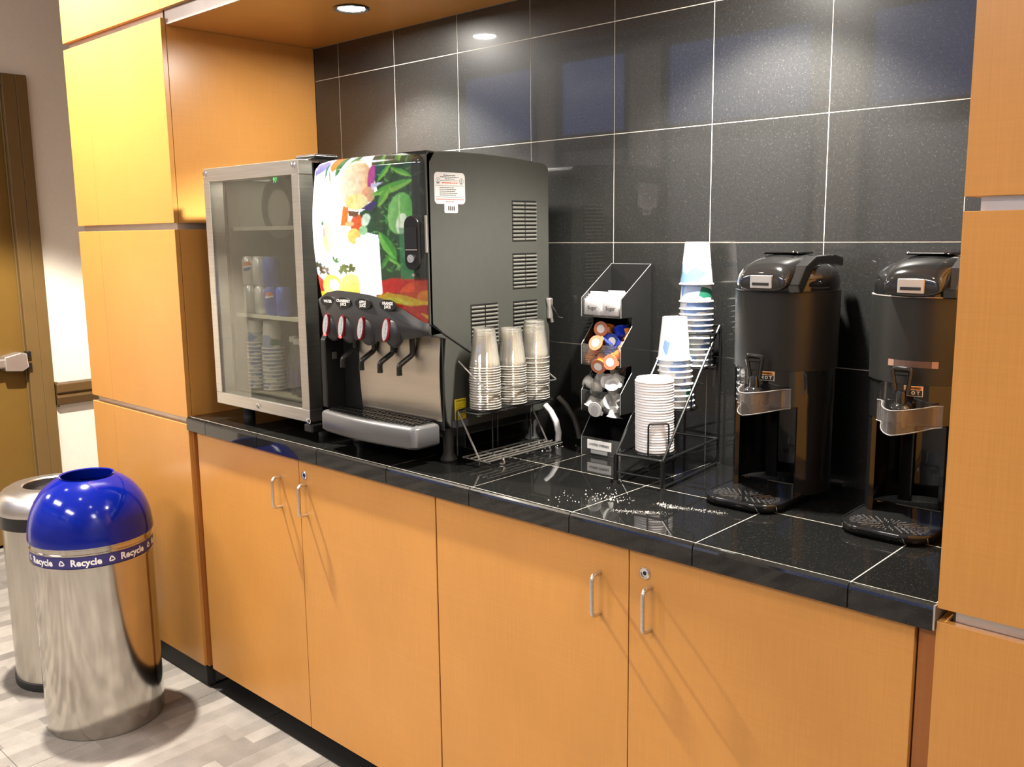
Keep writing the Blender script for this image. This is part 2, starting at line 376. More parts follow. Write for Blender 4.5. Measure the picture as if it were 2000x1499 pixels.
B().box(-2.03, -1.99, -.299, -.282, .86, .885).box(-2.03, -1.99, -.299, -.282, .915, .94).build('latch', BLACKP, dr)
rl = tag(B().prism([(-2.03, .655), (-1.995, .662), (-1.985, .70), (-1.998, .712), (-1.985, .724), (-1.99, .764), (-2.03, .770)], -.178, .40, 'y').build('wall_rail', RAILM, bevel=.003), 'brown grooved crash rail on the cream wall between door and wood pillar', 'rail')
B().box(-2.03, -2.01, -.178, -.165, .65, .775).build('end_plate', BROWN2, rl)

# ---------------------------------------------------------------- wood panelled pillars and soffit
ZS = [(.076, .887), (.908, 1.495), (1.515, 2.112), (2.134, 3.045)]
p1 = thing('panelled_pillar', 'tall maple veneer pillar at the left end of the counter, lit bright at its top', 'pillar', (-.35, -.27, 0))
B().box(-.685, -.012, -.524, .395, 0, 3.045).build('core', ALU, p1)
B().box(-.69, -.006, -.530, -.50, 0, .072).build('base', RUBBER, p1)
for z0, z1 in ZS:
    B().box(-.700, -.5305, FY, -.525, z0, z1).build('front_panel', WOOD, p1, bevel=.0008)
    B().box(-.5295, 0, FY, -.525, z0, z1).build('front_panel', WOOD, p1, bevel=.0008)
    if z1 < 2.5:
        B().box(-.012, 0, -.5235, -.001, z0 if z0 > .2 else .3, z1 if z1 < 2.1 else 2.092).build('side_panel', WOOD, p1, bevel=.0005)
    B().box(-.700, -.686, -.5235, .39, z0, z1).build('side_panel', WOOD, p1, bevel=.0005)
p2 = thing('panelled_pillar', 'maple veneer pillar at the right end of the counter, cut by the photo edge', 'pillar', (2.7, -.27, 0))
B().box(2.286, 3.18, -.524, -.0, 0, 3.045).build('core', ALU, p2)
B().box(2.2861, 2.290, -.5245, -.5, .887, .908).build('seam_strip', BLACKP, p2)
B().box(2.27, 3.19, -.530, -.50, 0, .072).build('base', RUBBER, p2)
for z0, z1 in ZS:
    B().box(XW, 2.80, FY, -.525, z0, z1).build('front_panel', WOOD, p2, bevel=.0008)
    B().box(2.801, 3.19, FY, -.525, z0, z1).build('front_panel', WOOD, p2, bevel=.0008)
    if z1 < 2.5: B().box(XW, 2.282, -.5235, -.001, z0 if z0 > .2 else .3, z1 if z1 < 2.1 else 2.092).build('side_panel', WOOD, p2, bevel=.0005)
sf = thing('soffit', 'maple veneer soffit roofing the niche above the black tiles', 'soffit', (1.13, -.27, 2.1))
B().box(0.001, XW - .001, -.5235, -.001, 2.092, 2.108).build('ceiling_board', WOOD, sf)
B().box(0.001, XW - .001, -.5255, -.5238, 2.0925, 2.133).build('reveal_strip', ALU, sf)
B().box(-.001, XW + .01, -.524, -.02, 2.109, 3.045).build('core', ALU, sf)
for a, b_ in ((.0015, 1.13), (1.1315, XW - .0015)): B().box(a, b_, FY, -.5245, 2.134, 3.045).build('fascia_panel', WOOD, sf, bevel=.0008)
# downlights
def downlight(name, x, y, z, r, label, group=None):
    t = thing(name, label, 'lamp', (x, y, z), group=group)
    B().lathe([(r * 1.0, 0), (r * 1.28, -.001), (r * 1.30, -.004), (r * 1.22, -.006), (r * 1.02, -.004), (r * .98, 0)], (x, y, z), 40).build('trim_ring', BLACKG if r < .045 else CEILM, t)
    B().disc(r, (x, y, z - .0015), 40, flip=True).build('lens', LENS, t)
for k, (x, y) in enumerate(NICHE):
    downlight('recessed_downlight', x, y, 2.092, .038, ['round recessed downlight glowing in the wood soffit above the cooler', 'round recessed downlight in the soffit above the coffee urns'][k], 'downlights in the soffit')
for x, y in WASH: downlight('ceiling_downlight', x, y, 3.05, .06, 'ceiling downlight in front of the left wood pillar')
for x, y in SPOTS: downlight('ceiling_downlight', x, y, 3.05, .06, ['round ceiling downlight above the right half of the counter front', 'round ceiling downlight at the far right of the room', 'round ceiling downlight above the brown door', 'round ceiling downlight above the floor before the cooler'][SPOTS.index((x, y))], 'room ceiling downlights')
for x, y in ROOM:
    t = thing('ceiling_panel_light', ['rectangular ceiling panel light behind the camera, left of the two', 'rectangular ceiling panel light at the right of the room', 'rectangular ceiling panel light beyond the bins', 'rectangular ceiling panel light at the far left of the room'][ROOM.index((x, y))], 'lamp', (x, y, 3.05), group='room ceiling panels')
    B().box(x - .6, x + .6, y - .3, y + .3, 3.02, 3.05).build('housing', CEILM, t)
    B().box(x - .55, x + .55, y - .25, y + .25, 3.012, 3.02).build('diffuser', PANEL_E, t)

# ---------------------------------------------------------------- tiled back wall
tw = thing('tiled_backsplash', 'polished black tile wall behind the counter with pale grout joints', 'wall tiles', (1.13, 0, 1.5))
B().box(0.0, XW, .0007, .02, .88, 2.092).build('grout_bed', GROUT, tw)
xj = [0] + [.4142 + k * .281 for k in range(-1, 7)] + [XW]
zj = [HC - .02, 1.1751, 1.4454, 1.7157, 1.986, 2.092]
G = .0011
for i in range(len(xj) - 1):
    for j in range(len(zj) - 1):
        a, b_, c, d = xj[i] + G, xj[i + 1] - G, zj[j] + G, zj[j + 1] - G
        B().box(a, b_, 0.0, .006, c, d).build('tile', GRAN, tw)

# ---------------------------------------------------------------- counter top
ct = thing('countertop', 'black tiled countertop with thin pale joints running between the two wood pillars', 'countertop', (1.13, -.27, .89))
B().box(.001, XW - .003, -.5358, -.002, .873, .9134).build('grout_bed', GROUT, ct)
xk = [.001] + [.117 + .288 * k for k in range(8)] + [XW - .003]
for i in range(len(xk) - 1):
    a, b_ = xk[i] + G, xk[i + 1] - G
    B().box(a, b_, -.5332, -.2758, .905, HC).build('tile', GRANC, ct)
    B().box(a, b_, -.2728, -.0015, .905, HC).build('tile', GRANC, ct)
    B().prism([(-.5352, HC - .0002), (-.5402, HC - .0012), (-.5442, HC - .0045), (-.546, HC - .009), (-.546, .872), (-.5352, .872)], a, b_, 'x', smooth=False).build('edge_tile', GRANC, ct)
B().box(XW - .004, XW - .0012, -.545, -.53, .873, .912).build('end_strip', ALU, ct)

# ---------------------------------------------------------------- base cabinets
HX = {0: .494, 1: .619, 2: 1.625, 3: 1.747}
def cabinet(x0, x1, xm, label, hl, hr, lock):
    t = thing('base_cabinet', label, 'cabinet', ((x0 + x1) / 2, -.27, 0))
    B().box(x0, x1, -.512, -.004, .078, .868).build('body', WOOD_EDGE, t)
    B().box(x0, x1, -.448, -.43, 0.0, .078).build('toe_kick', RUBBER, t)
    for k, (a, b_, hx) in enumerate(((x0 + .0015, xm - .0012, hl), (xm + .0012, x1 - .0015, hr))):
        d = B().box(a, b_, -.531, -.513, .076, .866).build('door', WOOD, t, bevel=.0008)
        z0, z1 = .716, .802
        pts = [(hx, -.531, z0), (hx, -.558, z0), (hx, -.558, z1), (hx, -.531, z1)]
        B().tube(fillet(pts, .012), .0042, 10).build('handle', STEEL, d)
        if k == 1:
            lx, lz = lock
            lk = B().lathe([(.0001, -.0), (.0105, -.0), (.0105, .002), (.0085, .0035), (.0072, .0035), (.0065, .0015), (.0001, .0015)], n=24, M=Matrix.Translation((lx, -.531, lz)) @ Matrix.Rotation(PI / 2, 4, 'X') @ Matrix.Scale(1.12, 4)).build('lock', CHROME, d)
            B().lathe([(.0001, .0), (.0042, .0), (.0046, -.001)], n=16, M=Matrix.Translation((lx, -.5332, lz)) @ Matrix.Rotation(PI / 2, 4, 'X')).box(lx - .0008, lx + .0008, -.5337, -.5333, lz - .003, lz + .003).build('keyway', BLACKP, lk)
B().box
cabinet(.036, 1.1405, .587, 'left pair of maple cabinet doors under the cooler and juice machine', HX[0], HX[1], (.613, .827))
cabinet(1.142, 2.236, 1.6955, 'right pair of maple cabinet doors under the cup rack and coffee urns', HX[2], HX[3], (1.733, .827))
struct(B().box(.0005, .034, -.519, -.50, .076, .87).box(.0005, .013, -.53, -.519, .076, .87).build('trim_2', WOOD_EDGE))
struct(B().box(2.238, 2.2675, -.522, -.50, .076, .87).build('trim_3', WOOD_EDGE))

# ---------------------------------------------------------------- bins
bx, by = -.086, -.83
rb = thing('recycling_bin', 'shiny steel recycling bin with a blue dome lid and round top opening', 'bin', (bx, by, 0))
B().lathe([(.166, .0), (.1705, .002), (.1705, .598), (.165, .598), (.165, .02), (.0001, .02)], (bx, by, 0), 96).build('body', MIRROR, rb)
dome = [(.1755, .592), (.1765, .600)]
for k in range(1, 13):
    a = math.radians(90 * k / 12 * .78); dome.append((.171 * math.cos(a) ** .85 + .004, .602 + .168 * math.sin(a) ** 1.0 / math.sin(math.radians(70.2)) * 1.0))
rr, zz = dome[-1]
dome += [(.0775, zz + .002), (.0745, zz), (.073, zz - .01), (.074, zz - .03), (.10, zz - .06), (.15, .60)]
dl = B().lathe(dome, (bx, by, 0), 96).build('dome_lid', BLUE, rb)
B().lathe([(.1705, .586), (.1730, .588), (.1730, .5915), (.1705, .594)], (bx, by, 0), 96).build('top_ring', MIRROR, rb)
bd = B().lathe([(.1706, .534), (.1716, .5345), (.1716, .5685), (.1706, .569)], (bx, by, 0), 96).build('band', BANDB, rb)
B().lathe([(.1706, .569), (.1735, .570), (.1735, .574), (.1706, .575)], (bx, by, 0), 96).build('band_rim', MIRROR, rb)
B().lathe([(.1706, .528), (.1735, .529), (.1735, .533), (.1706, .534)], (bx, by, 0), 96).build('band_rim', MIRROR, rb)
def wrap(v, az, z0, r):   # v: flat (x,y) -> cylinder facing azimuth az
    a = az + v[0] / r; return (bx + r * math.cos(a), by + r * math.sin(a), z0 + v[1])
lt = B()
tv, tf = text_geo('Recycle', .0275, .0009)
icon = []
for k in range(3):   # one bent arrow of the triangle
    q = [(-.0052, .0005), (-.0022, .0058), (.0012, .0058), (.0024, .0036), (.0038, .0044), (.0036, -.0006), (-.0006, .0018), (.0008, .0026), (.0002, .0038), (-.0010, .0038), (-.0034, -.0006)]
    a = 2 * PI * k / 3; icon.append([(1.3 * (x * math.cos(a) - (y + .0012) * math.sin(a)), 1.3 * (x * math.sin(a) + (y + .0012) * math.cos(a))) for x, y in q])
for k in range(8):
    az = math.radians(-29 + 46 * k if k < 5 else -29 - 46 * (8 - k)) if k < 7 else math.radians(-75)
    if k >= 5: az = math.radians(-29 - 46 * (8 - k))
    if k == 4: continue
    lt.add([wrap(v, az, .5505, .1722) for v in tv], tf)
    for q in icon:
        lt.add([wrap(v, az - math.radians(22.5), .5505, .1722) for v in q], [list(range(len(q)))])
lt.build('lettering', PAPERW, bd)
gx, gy = -.475, -.79
tb = thing('trash_bin', 'brushed steel trash bin with a black collar, behind the blue domed bin', 'bin', (gx, gy, 0))
B().lathe([(.158, .026), (.160, .028), (.160, .55), (.152, .55), (.152, .04), (.0001, .04)], (gx, gy, 0), 80).build('body', STEEL_B, tb)
B().lathe([(.0001, 0), (.163, 0), (.1645, .003), (.1645, .026), (.16, .029)], (gx, gy, 0), 80).build('base_ring', RUBBER, tb)
B().lathe([(.160, .547), (.172, .549), (.1725, .592), (.168, .594)], (gx, gy, 0), 80).build('collar', BLACKP, tb)
B().lathe([(.1725, .592), (.1745, .598), (.173, .615), (.165, .638), (.150, .656), (.130, .667), (.110, .670), (.092, .668), (.088, .664), (.088, .645), (.10, .62), (.15, .6)], (gx, gy, 0), 80).build('lid', LIDM, tb)
B().lathe([(.0001, .50), (.12, .50), (.12, .62), (.09, .64)], (gx, gy, 0), 48).build('inner_bucket', mat('grey_bucket', (.10, .09, .09), .5), tb)
B().lathe([(.0001, .40), (.15, .40), (.15, .59), (.10, .70)], (bx, by, 0), 48).build('inner_bucket', BLACKP, rb)

# ================================================================ display cooler
FX0, FX1, FZ0, FZ1 = .118, .606, .967, 1.670; FYF = -.500
fc = thing('display_cooler', 'small glass-door drinks cooler with a brushed steel door frame, left of the juice machine', 'cooler', (.36, -.27, HC))
bz0, bz1 = .985, 1.664; bx0, bx1 = .135, .600; by0, by1 = -.448, -.045
bo = B().box(bx0, bx0 + .02, by0, by1, bz0, bz1).box(bx1 - .02, bx1, by0, by1, bz0, bz1).box(bx0, bx1, by0, by1, bz1 - .02, bz1).box(bx0, bx1, by0, by1, bz0, bz0 + .02).box(bx0, bx1, by1 - .02, by1, bz0, bz1)
bo.box(bx0 + .01, bx1 - .01, by0 + .03, by1 - .03, .945, .985)
bo.build('body', BLACKP, fc)
li = B().box(bx0 + .02, bx0 + .024, by0, by1 - .02, bz0 + .02, bz1 - .02).box(bx1 - .024, bx1 - .02, by0, by1 - .02, bz0 + .02, bz1 - .02).box(bx0 + .02, bx1 - .02, by1 - .024, by1 - .02, bz0 + .02, bz1 - .02)
li.box(bx0 + .02, bx1 - .02, by0, by1 - .02, bz1 - .024, bz1 - .02).box(bx0 + .02, bx1 - .02, by0, by1 - .02, bz0 + .02, bz0 + .024)
li.build('liner', LINER, fc)
B().box(FX0 + .008, FX1 - .002, -.4545, -.4482, .985, 1.660).box(.15, .58, -.4545, -.45, 1.02, 1.62).build('door_gasket', BLACKP, fc) if False else None
gk = B()
for a, b_, c, d in ((FX0 + .01, FX1 - .004, .98, 1.0), (FX0 + .01, FX1 - .004, 1.640, 1.662), (FX0 + .01, .152, 1.0, 1.64), (.576, FX1 - .004, 1.0, 1.64)): gk.box(a, b_, -.4545, -.4485, c, d)
gk.build('door_gasket', BLACKP, fc)
GX0, GX1, GZ0, GZ1 = .150, .572, 1.002, 1.632
dfm = thing('door', None, None) if False else None
fr = B()
for a, b_, c, d in ((FX0, FX1, FZ0, GZ0), (FX0, FX1, GZ1, FZ1), (FX0, GX0, GZ0, GZ1), (GX1, FX1, GZ0, GZ1)): fr.box(a, b_, FYF, -.455, c, d)
fdoor = fr.build('door', STEEL, fc, bevel=.0015)
B().box(GX0 - .002, GX1 + .002, -.4965, -.4935, GZ0 - .002, GZ1 + .002).build('glass_pane', GLASS, fdoor)
for x, z in ((FX0 + .012, 1.655), (FX1 - .02, 1.655), (.352, .985), (.60, .972)):
    B().lathe([(.0001, -.006), (.006, -.005), (.0065, -.001), (.009, 0), (.009, .001)], n=16, M=Matrix.Translation((x, FYF, z)) @ Matrix.Rotation(-PI / 2, 4, 'X')).build('screw_cap', CHROME, fdoor)
B().box(FX1 - .07, FX1 + .022, -.46, -.385, 1.6705, 1.682, c=.003).build('hinge_cover', BLACKP, fc)
B().box(FX1 - .068, FX1 + .02, -.458, -.390, 1.6822, 1.684).build('hinge_plate', ALU, fc)
for x in (.165, .56):
    for y in (-.42, -.08):
        B().cyl(.018, HC, .946, (x, y), 20).build('foot', RUBBER, fc)
B().box(.575, .615, -.50, -.44, .938, .962, c=.004).build('hinge_bracket', BLACKP, fc)
for z, y0 in ((1.497, -.435), (1.240, -.440)):
    sh = B().box(.162, .573, y0, -.08, z - .004, z).box(.162, .573, y0 - .003, y0, z - .008, z + .003).build('shelf', SHELFM, fc)
# round temperature unit
ru = B().lathe([(.0001, -.012), (.058, -.012), (.062, -.008), (.088, -.008), (.092, -.003), (.092, .012), (.0001, .012)], n=48, M=Matrix.Translation((.405, -.425, 1.553)) @ Matrix.Rotation(-PI / 2, 4, 'X')).build('temperature_display', INK, fc)
B().disc(.056, (0, 0, .0125), 40, M=Matrix.Translation((.412, -.425, 1.545)) @ Matrix.Rotation(PI / 2, 4, 'X')).build('display_window', mat('mirror_window', (.42, .42, .42), .12, metal=.6), ru)
put_text(B(), '97', .020, face_M((.395, -.4345, 1.627), (1, 0, 0), (0, 0, 1))).build('digits', LEDGRN, ru)
light('AREA', 'cooler_fill', (.36, -.30, 1.635), .9, (1, .95, .85), shape='RECTANGLE', size=.3, size_y=.2)  # added fill light; the cooler itself shows no lamp

# cans
CANB = mat('blue_can', (.06, .11, .50), .25, metal=.15); CANS = mat('silver_can', (.70, .70, .70), .25, metal=.3); CANR = mat('red_can', (.45, .05, .05), .25, metal=.5)
LOGOO = mat('logo_orange', (.75, .20, .08), .4); LOGOW = mat('logo_white', (.8, .8, .8), .4); LOGOB = mat('logo_blue', (.04, .07, .35), .4)
def make_can(m, label, group, loc, rz, r=.0245, h=.086, logo=True):
    t = thing('drink_can', label, 'can', loc, rz, group)
    B().lathe([(.0001, .002), (r * .72, .002), (r * .78, 0), (r, .008), (r, h - .010), (r * .82, h - .002), (r * .80, h), (r * .76, h - .001), (r * .74, h - .004), (.0001, h - .004)], n=28).build('body', m, t, world=False)
    if logo:
        rr_ = r + .0004; q = .0145
        def wv(x, y): a = -PI / 2 + x / rr_; return (rr_ * math.cos(a), rr_ * math.sin(a), h * .66 + y)
        for nm, mm, y0, y1, off in (('emblem_top', LOGOO, .15, 1, .0001), ('emblem_middle', LOGOW, -.25, .12, .0001), ('emblem_bottom', LOGOB, -1, -.28, .0001)):
            pts = []
            for k in range(13):
                a = math.asin(y0) + (math.asin(y1) - math.asin(y0)) * k / 12; pts.append((q * math.cos(a), q * math.sin(a)))
            n_ = len(pts); m2 = 12; vs = [wv(x * (1 - 2 * j / m2), y + .12 * q * math.sin(x * (1 - 2 * j / m2) / q * 2)) for x, y in pts for j in range(m2 + 1)]
            B().add(vs, [(i * (m2 + 1) + j, i * (m2 + 1) + j + 1, (i + 1) * (m2 + 1) + j + 1, (i + 1) * (m2 + 1) + j) for i in range(n_ - 1) for j in range(m2)]).build(nm, mm, t, world=False)
    return t
G1 = 'cans on the lower cooler shelf'
z1 = 1.2402; k = 0
for x, y, z, m, lab, rz, lg in ((.205, -.410, z1, CANS, 'silver can at the left end of the bottom row in the cooler', 2.4, False), (.262, -.410, z1, CANS, 'second silver can from the left in the bottom row in the cooler', 2.5, False),
    (.319, -.410, z1, CANB, 'blue can with a round emblem in the bottom row in the cooler', .40, True), (.376, -.410, z1, CANB, 'blue can at the right of the bottom row, beside the emblem can', 2.6, False),
    (.205, -.412, z1 + .0865, CANS, 'silver can with a round orange and blue emblem, top row in the cooler', .55, True), (.262, -.412, z1 + .0865, CANS, 'plain silver side of a can in the top row in the cooler', 2.2, False), (.319, -.412, z1 + .0865, CANB, 'blue can in the top row in the cooler', 2.4, False)):
    make_can(m, lab, G1, (x, y, z), rz, logo=lg)
for x, m, lab in ((.39, CANR, 'faint red can behind the round dial on the top cooler shelf'), (.44, CANS, 'pale can behind the round dial on the top cooler shelf'), (.335, CANS, 'pale can beside the round dial on the top cooler shelf')):
    make_can(m, lab, 'cans on the upper cooler shelf', (x, -.38, 1.4972), 2.5, logo=False)
# cup stacks inside the cooler
def cupmat(name, white, seed, dull=1.):
    m = mat(name, white, .5); nt = m.node_tree; n = nt.nodes; b = n['Principled BSDF']
    tc = n.new('ShaderNodeTexCoord'); mp = n.new('ShaderNodeMapping'); mp.inputs['Location'].default_value = (seed, seed * .7, 0); mp.inputs['Scale'].default_value = (1, 1, 1.2)
    nt.links.new(tc.outputs['Object'], mp.inputs[0])
    vo = n.new('ShaderNodeTexVoronoi'); vo.inputs['Scale'].default_value = 32; nt.links.new(mp.outputs[0], vo.inputs['Vector'])
    sp = n.new('ShaderNodeSeparateColor'); nt.links.new(vo.outputs['Color'], sp.inputs[0])
    r = n.new('ShaderNodeValToRGB'); r.color_ramp.interpolation = 'CONSTANT'; e = r.color_ramp.elements
    e[0].position = 0; e[0].color = (.16 * dull, .27 * dull, .55 * dull, 1); e[1].position = .33; e[1].color = (.35, .45, .68, 1)
    q = e.new(.50); q.color = (.02, .16, .10, 1); q = e.new(.62); q.color = (.55, .58, .62, 1); q = e.new(.72); q.color = (*white, 1)
    nt.links.new(sp.outputs[0], r.inputs[0])
    sx = n.new('ShaderNodeSeparateXYZ'); nt.links.new(tc.outputs['Object'], sx.inputs[0])
    # printed band: from just above the rim to 55 percent of the height
    a = n.new('ShaderNodeMath'); a.operation = 'GREATER_THAN'; a.inputs[1].default_value = .0055; nt.links.new(sx.outputs['Z'], a.inputs[0])
    c = n.new('ShaderNodeMath'); c.operation = 'LESS_THAN'; c.inputs[1].default_value = .048; nt.links.new(sx.outputs['Z'], c.inputs[0])
    d = n.new('ShaderNodeMath'); d.operation = 'MULTIPLY'; nt.links.new(a.outputs[0], d.inputs[0]); nt.links.new(c.outputs[0], d.inputs[1])
    mx = n.new('ShaderNodeMix'); mx.data_type = 'RGBA'; nt.links.new(d.outputs[0], mx.inputs['Factor']); mx.inputs['A'].default_value = (*white, 1); nt.links.new(r.outputs[0], mx.inputs['B'])
    nt.links.new(mx.outputs['Result'], b.inputs['Base Color'])
    return m
CUPS_M = [cupmat('printed_paper_cup', (.84, .83, .82), 1.3), cupmat('printed_paper_cup', (.84, .83, .82), 7.9), cupmat('printed_paper_cup', (.84, .83, .82), 4.1)]
def cup_bm(r0=.0385, r1=.0275, h=.0985):   # inverted: rim at the bottom
    return B().lathe([(r0 - .002, .003), (r0 - .0015, .001), (r0 + .0005, 0), (r0 + .0018, .0018), (r0 + .0005, .0038), (r0 - .0012, .0045), (r1 + .0005, h - .001), (r1 - .001, h), (r1 - .003, h - .001), (r1 - .003, h - .006), (.0001, h - .006)], n=40)
cup_protos = [cup_bm().build('paper_cup', m, None) for m in CUPS_M]
used_proto = set()
def put_cup(k, loc, rz, label, group, tilt=(0, 0), sc=1):
    p = cup_protos[k % 3]
    if k % 3 in used_proto: o = p.copy(); COL.objects.link(o)
    else: o = p; used_proto.add(k % 3)
    o.location = loc; o.rotation_euler = (tilt[0], tilt[1], rz); o.scale = (sc, sc, sc)
    tag(o, label, 'cup', group)
    return o
ORD = 'top second third fourth fifth sixth seventh eighth ninth tenth eleventh twelfth thirteenth fourteenth fifteenth sixteenth seventeenth eighteenth nineteenth twentieth'.split() + ['twenty-' + q for q in 'first second third fourth fifth sixth seventh eighth ninth'.split()]
def nth(i, n_, what):
    k = n_ - 1 - i
    return 'topmost ' + what if k == 0 else ('bottom ' + what if i == 0 else ORD[k] + ' ' + what + ' from the top')
def stack(x, y, z, n_, pitch, desc, group, gaps=None, lean=(0, 0), sc=1, top_word='topmost'):
    zz_ = z
    for i in range(n_):
        pos = nth(i, n_, 'paper cup')
        put_cup(i, (x + lean[0] * i, y + lean[1] * i, zz_), i * 1.9 + .4, '%s of the %s' % (pos, desc), group, sc=sc)
        zz_ += (gaps or {}).get(i, pitch)
    return zz_
stack(.185, -.395, 1.0095, 13, .0115, 'left stack of printed cups inside the cooler', 'paper cups in the cooler', sc=.72)
stack(.262, -.385, 1.0095, 12, .0115, 'second stack of printed cups inside the cooler', 'paper cups in the cooler', sc=.86)
JUICE = mat('purple_label', (.07, .05, .13), .4); CAPW = mat('white_cap', (.75, .74, .70), .4)
for x, y, lab in ((.330, -.355, 'clear bottle with a white cap beside the cup stacks in the cooler'), (.395, -.385, 'clear bottle with a white cap and purple label, middle of the cooler floor'), (.445, -.400, 'clear bottle with a white cap nearest the cooler door handle side')):
    t = thing('drink_bottle', lab, 'bottle', (x, y, 1.0095), 0, 'bottles in the cooler')
    B().lathe([(.0001, 0), (.024, 0), (.026, .006), (.026, .085), (.024, .095), (.012, .128), (.011, .150)], n=28).build('body', BOTTLE, t, world=False)
    B().lathe([(.0263, .028), (.0265, .03), (.0265, .072), (.0263, .074)], n=28).build('wrap_label', JUICE, t, world=False)
    B().cyl(.0135, .148, .164, n=24).build('cap', CAPW, t, world=False)

# ================================================================ juice dispenser
MX0, MX1 = .668, 1.080
jd = thing('juice_dispenser', 'grey juice machine with a backlit fruit picture, four spouts and a silver drip tray', 'juice machine', (.87, -.26, HC))
side = [(-.478, 1.652), (-.470, 1.660), (-.40, 1.6645), (-.30, 1.664), (-.18, 1.660), (-.075, 1.652), (-.058, 1.648), (-.048, 1.638), (-.045, .998), (-.395, .998), (-.418, 1.004), (-.430, 1.02), (-.436, 1.08), (-.436, 1.15), (-.428, 1.222), (-.478, 1.236)]
B().prism(side, MX0, MX1, 'x').build('body', GREYM, jd, bevel=.003)
# diagonal seam and lower flank plate
B().tube([(MX1 + .0005, -.478, 1.262), (MX1 + .0005, -.335, 1.176)], .0016, 6).build('seam', BLACKP, jd)
# curved display: bulges forward in plan, pulled back at the top
def dface(s, t):
    """s across 0..1 left to right, z height -> y of the display skin"""
    z = t; y = -.484 - .026 * math.sin(PI * min(max(s, 0), 1)) ** .9 * (1 - .25 * s)
    k = min(max((z - 1.30) / .37, 0), 1)
    y -= .022 * math.sin(PI * k) * (1 - s)
    if z > 1.632: y += (z - 1.632) ** 2 * 26
    if s > .94: y += (s - .94) ** 2 * 3.2
    return y
def zarc(s):    # lower edge of the picture = upper arc of the tap panel
    X = [0, .10, .24, .40, .56, .70, .84, 1.0]; Z = [1.312, 1.326, 1.3335, 1.332, 1.327, 1.316, 1.293, 1.262]
    return float(np.interp(s, X, Z))
# the picture: flat shapes given on a 1000 x 1320 sheet, printed onto the skin
W_, H_ = 250, 330
gxx, gyy = np.meshgrid((np.arange(W_) + .5) / W_ * 850 + 40, (np.arange(H_) + .5) / H_ * 1330 + 5)
img = np.ones((H_, W_, 3)); rs = np.random.RandomState(3)
def poly(pts, c, soft=0, a=1.):
    inside = np.zeros(gxx.shape, bool); n_ = len(pts); j = n_ - 1
    for i in range(n_):
        xi, yi = pts[i]; xj_, yj_ = pts[j]
        cond = ((yi > gyy) != (yj_ > gyy)) & (gxx < (xj_ - xi) * (gyy - yi) / ((yj_ - yi) + 1e-9) + xi); inside ^= cond; j = i
    img[inside] = img[inside] * (1 - a) + np.array(c) * a
    return inside
def ell(cx_, cy_, rx, ry, c, rot=0, c2=None, dirv=(1, 0), a=1.):
    ca, sa = math.cos(rot), math.sin(rot); dx = gxx - cx_; dy = gyy - cy_
    u = (dx * ca + dy * sa) / rx; v = (-dx * sa + dy * ca) / ry; m_ = u * u + v * v < 1
    if c2 is None: img[m_] = np.array(c)
    else:
        g = np.clip((dx * dirv[0] / rx + dy * dirv[1] / ry) * .5 + .5, 0, 1)[..., None]; col = np.array(c) * (1 - g) + np.array(c2) * g; img[m_] = col[m_]
    return m_
def leaf(x0, y0, x1, y1, w0, c, c2):
    dx, dy = x1 - x0, y1 - y0; L = math.hypot(dx, dy); px, py = -dy / L, dx / L
    up_ = [(x0 + dx * t_ + px * w0 * math.sin(PI * t_) ** .8, y0 + dy * t_ + py * w0 * math.sin(PI * t_) ** .8) for t_ in np.linspace(0, 1, 12)]
    mid = [(x0 + dx * t_, y0 + dy * t_) for t_ in np.linspace(1, 0, 12)]
    dn = [(x0 + dx * t_ - px * w0 * math.sin(PI * t_) ** .8, y0 + dy * t_ - py * w0 * math.sin(PI * t_) ** .8) for t_ in np.linspace(0, 1, 12)]
    poly(up_ + mid, c); poly(dn + mid, c2)
DG = (.02, .10, .03)
poly([(40, 90), (180, 60), (190, 120), (60, 170)], (.35, .33, .70))
poly([(530, 0), (900, 0), (900, 1030), (600, 1030), (600, 640), (480, 600), (480, 460), (540, 430), (600, 300), (570, 150)], DG)
for q in range(120):   # foliage flecks
    x = rs.uniform(560, 880); y = rs.uniform(10, 990); c = [(.05, .30, .06), (.12, .42, .10), (.01, .05, .02), (.25, .55, .20)][rs.randint(4)]
    a = rs.uniform(0, PI); l = rs.uniform(20, 75); leaf(x, y, x + l * math.cos(a), y + l * math.sin(a), l * .12, c, tuple(v * .6 for v in c))
poly([(215, 20), (335, 10), (300, 120), (235, 150), (208, 100)], (.95, .30, .02))
leaf(350, 10, 268, 190, 26, (.03, .30, .05), (.02, .20, .04)); leaf(445, 10, 372, 175, 30, (.10, .42, .12), (.03, .25, .06)); leaf(200, 60, 165, 205, 12, (.03, .35, .25), (.02, .25, .2)); leaf(205, 110, 228, 245, 8, (.5, .45, .1), (.3, .4, .1))
ell(450, 255, 132, 188, (1, .95, .75), 0, (.95, .55, .20), (1, 0)); ell(560, 200, 26, 95, (.60, .08, .32), .12); ell(540, 330, 45, 60, (.95, .45, .25), 0, (.8, .5, .3)); ell(455, 380, 80, 62, (1, .80, .25), 0, (1, .9, .5))
poly([(350, 405), (395, 420), (385, 560), (325, 555)], (.85, .25, .02)); ell(455, 560, 45, 92, (.85, .14, .02)); poly([(395, 445), (475, 455), (455, 492), (392, 486)], (.22, .10, .03)); ell(400, 545, 35, 20, (1, .65, .3)); ell(430, 640, 50, 60, (1, .75, .2))
poly([(490, 435), (560, 385), (610, 385), (560, 455)], (.06, .03, .18)); poly([(555, 250), (640, 240), (560, 300)], (.8, .75, .95))
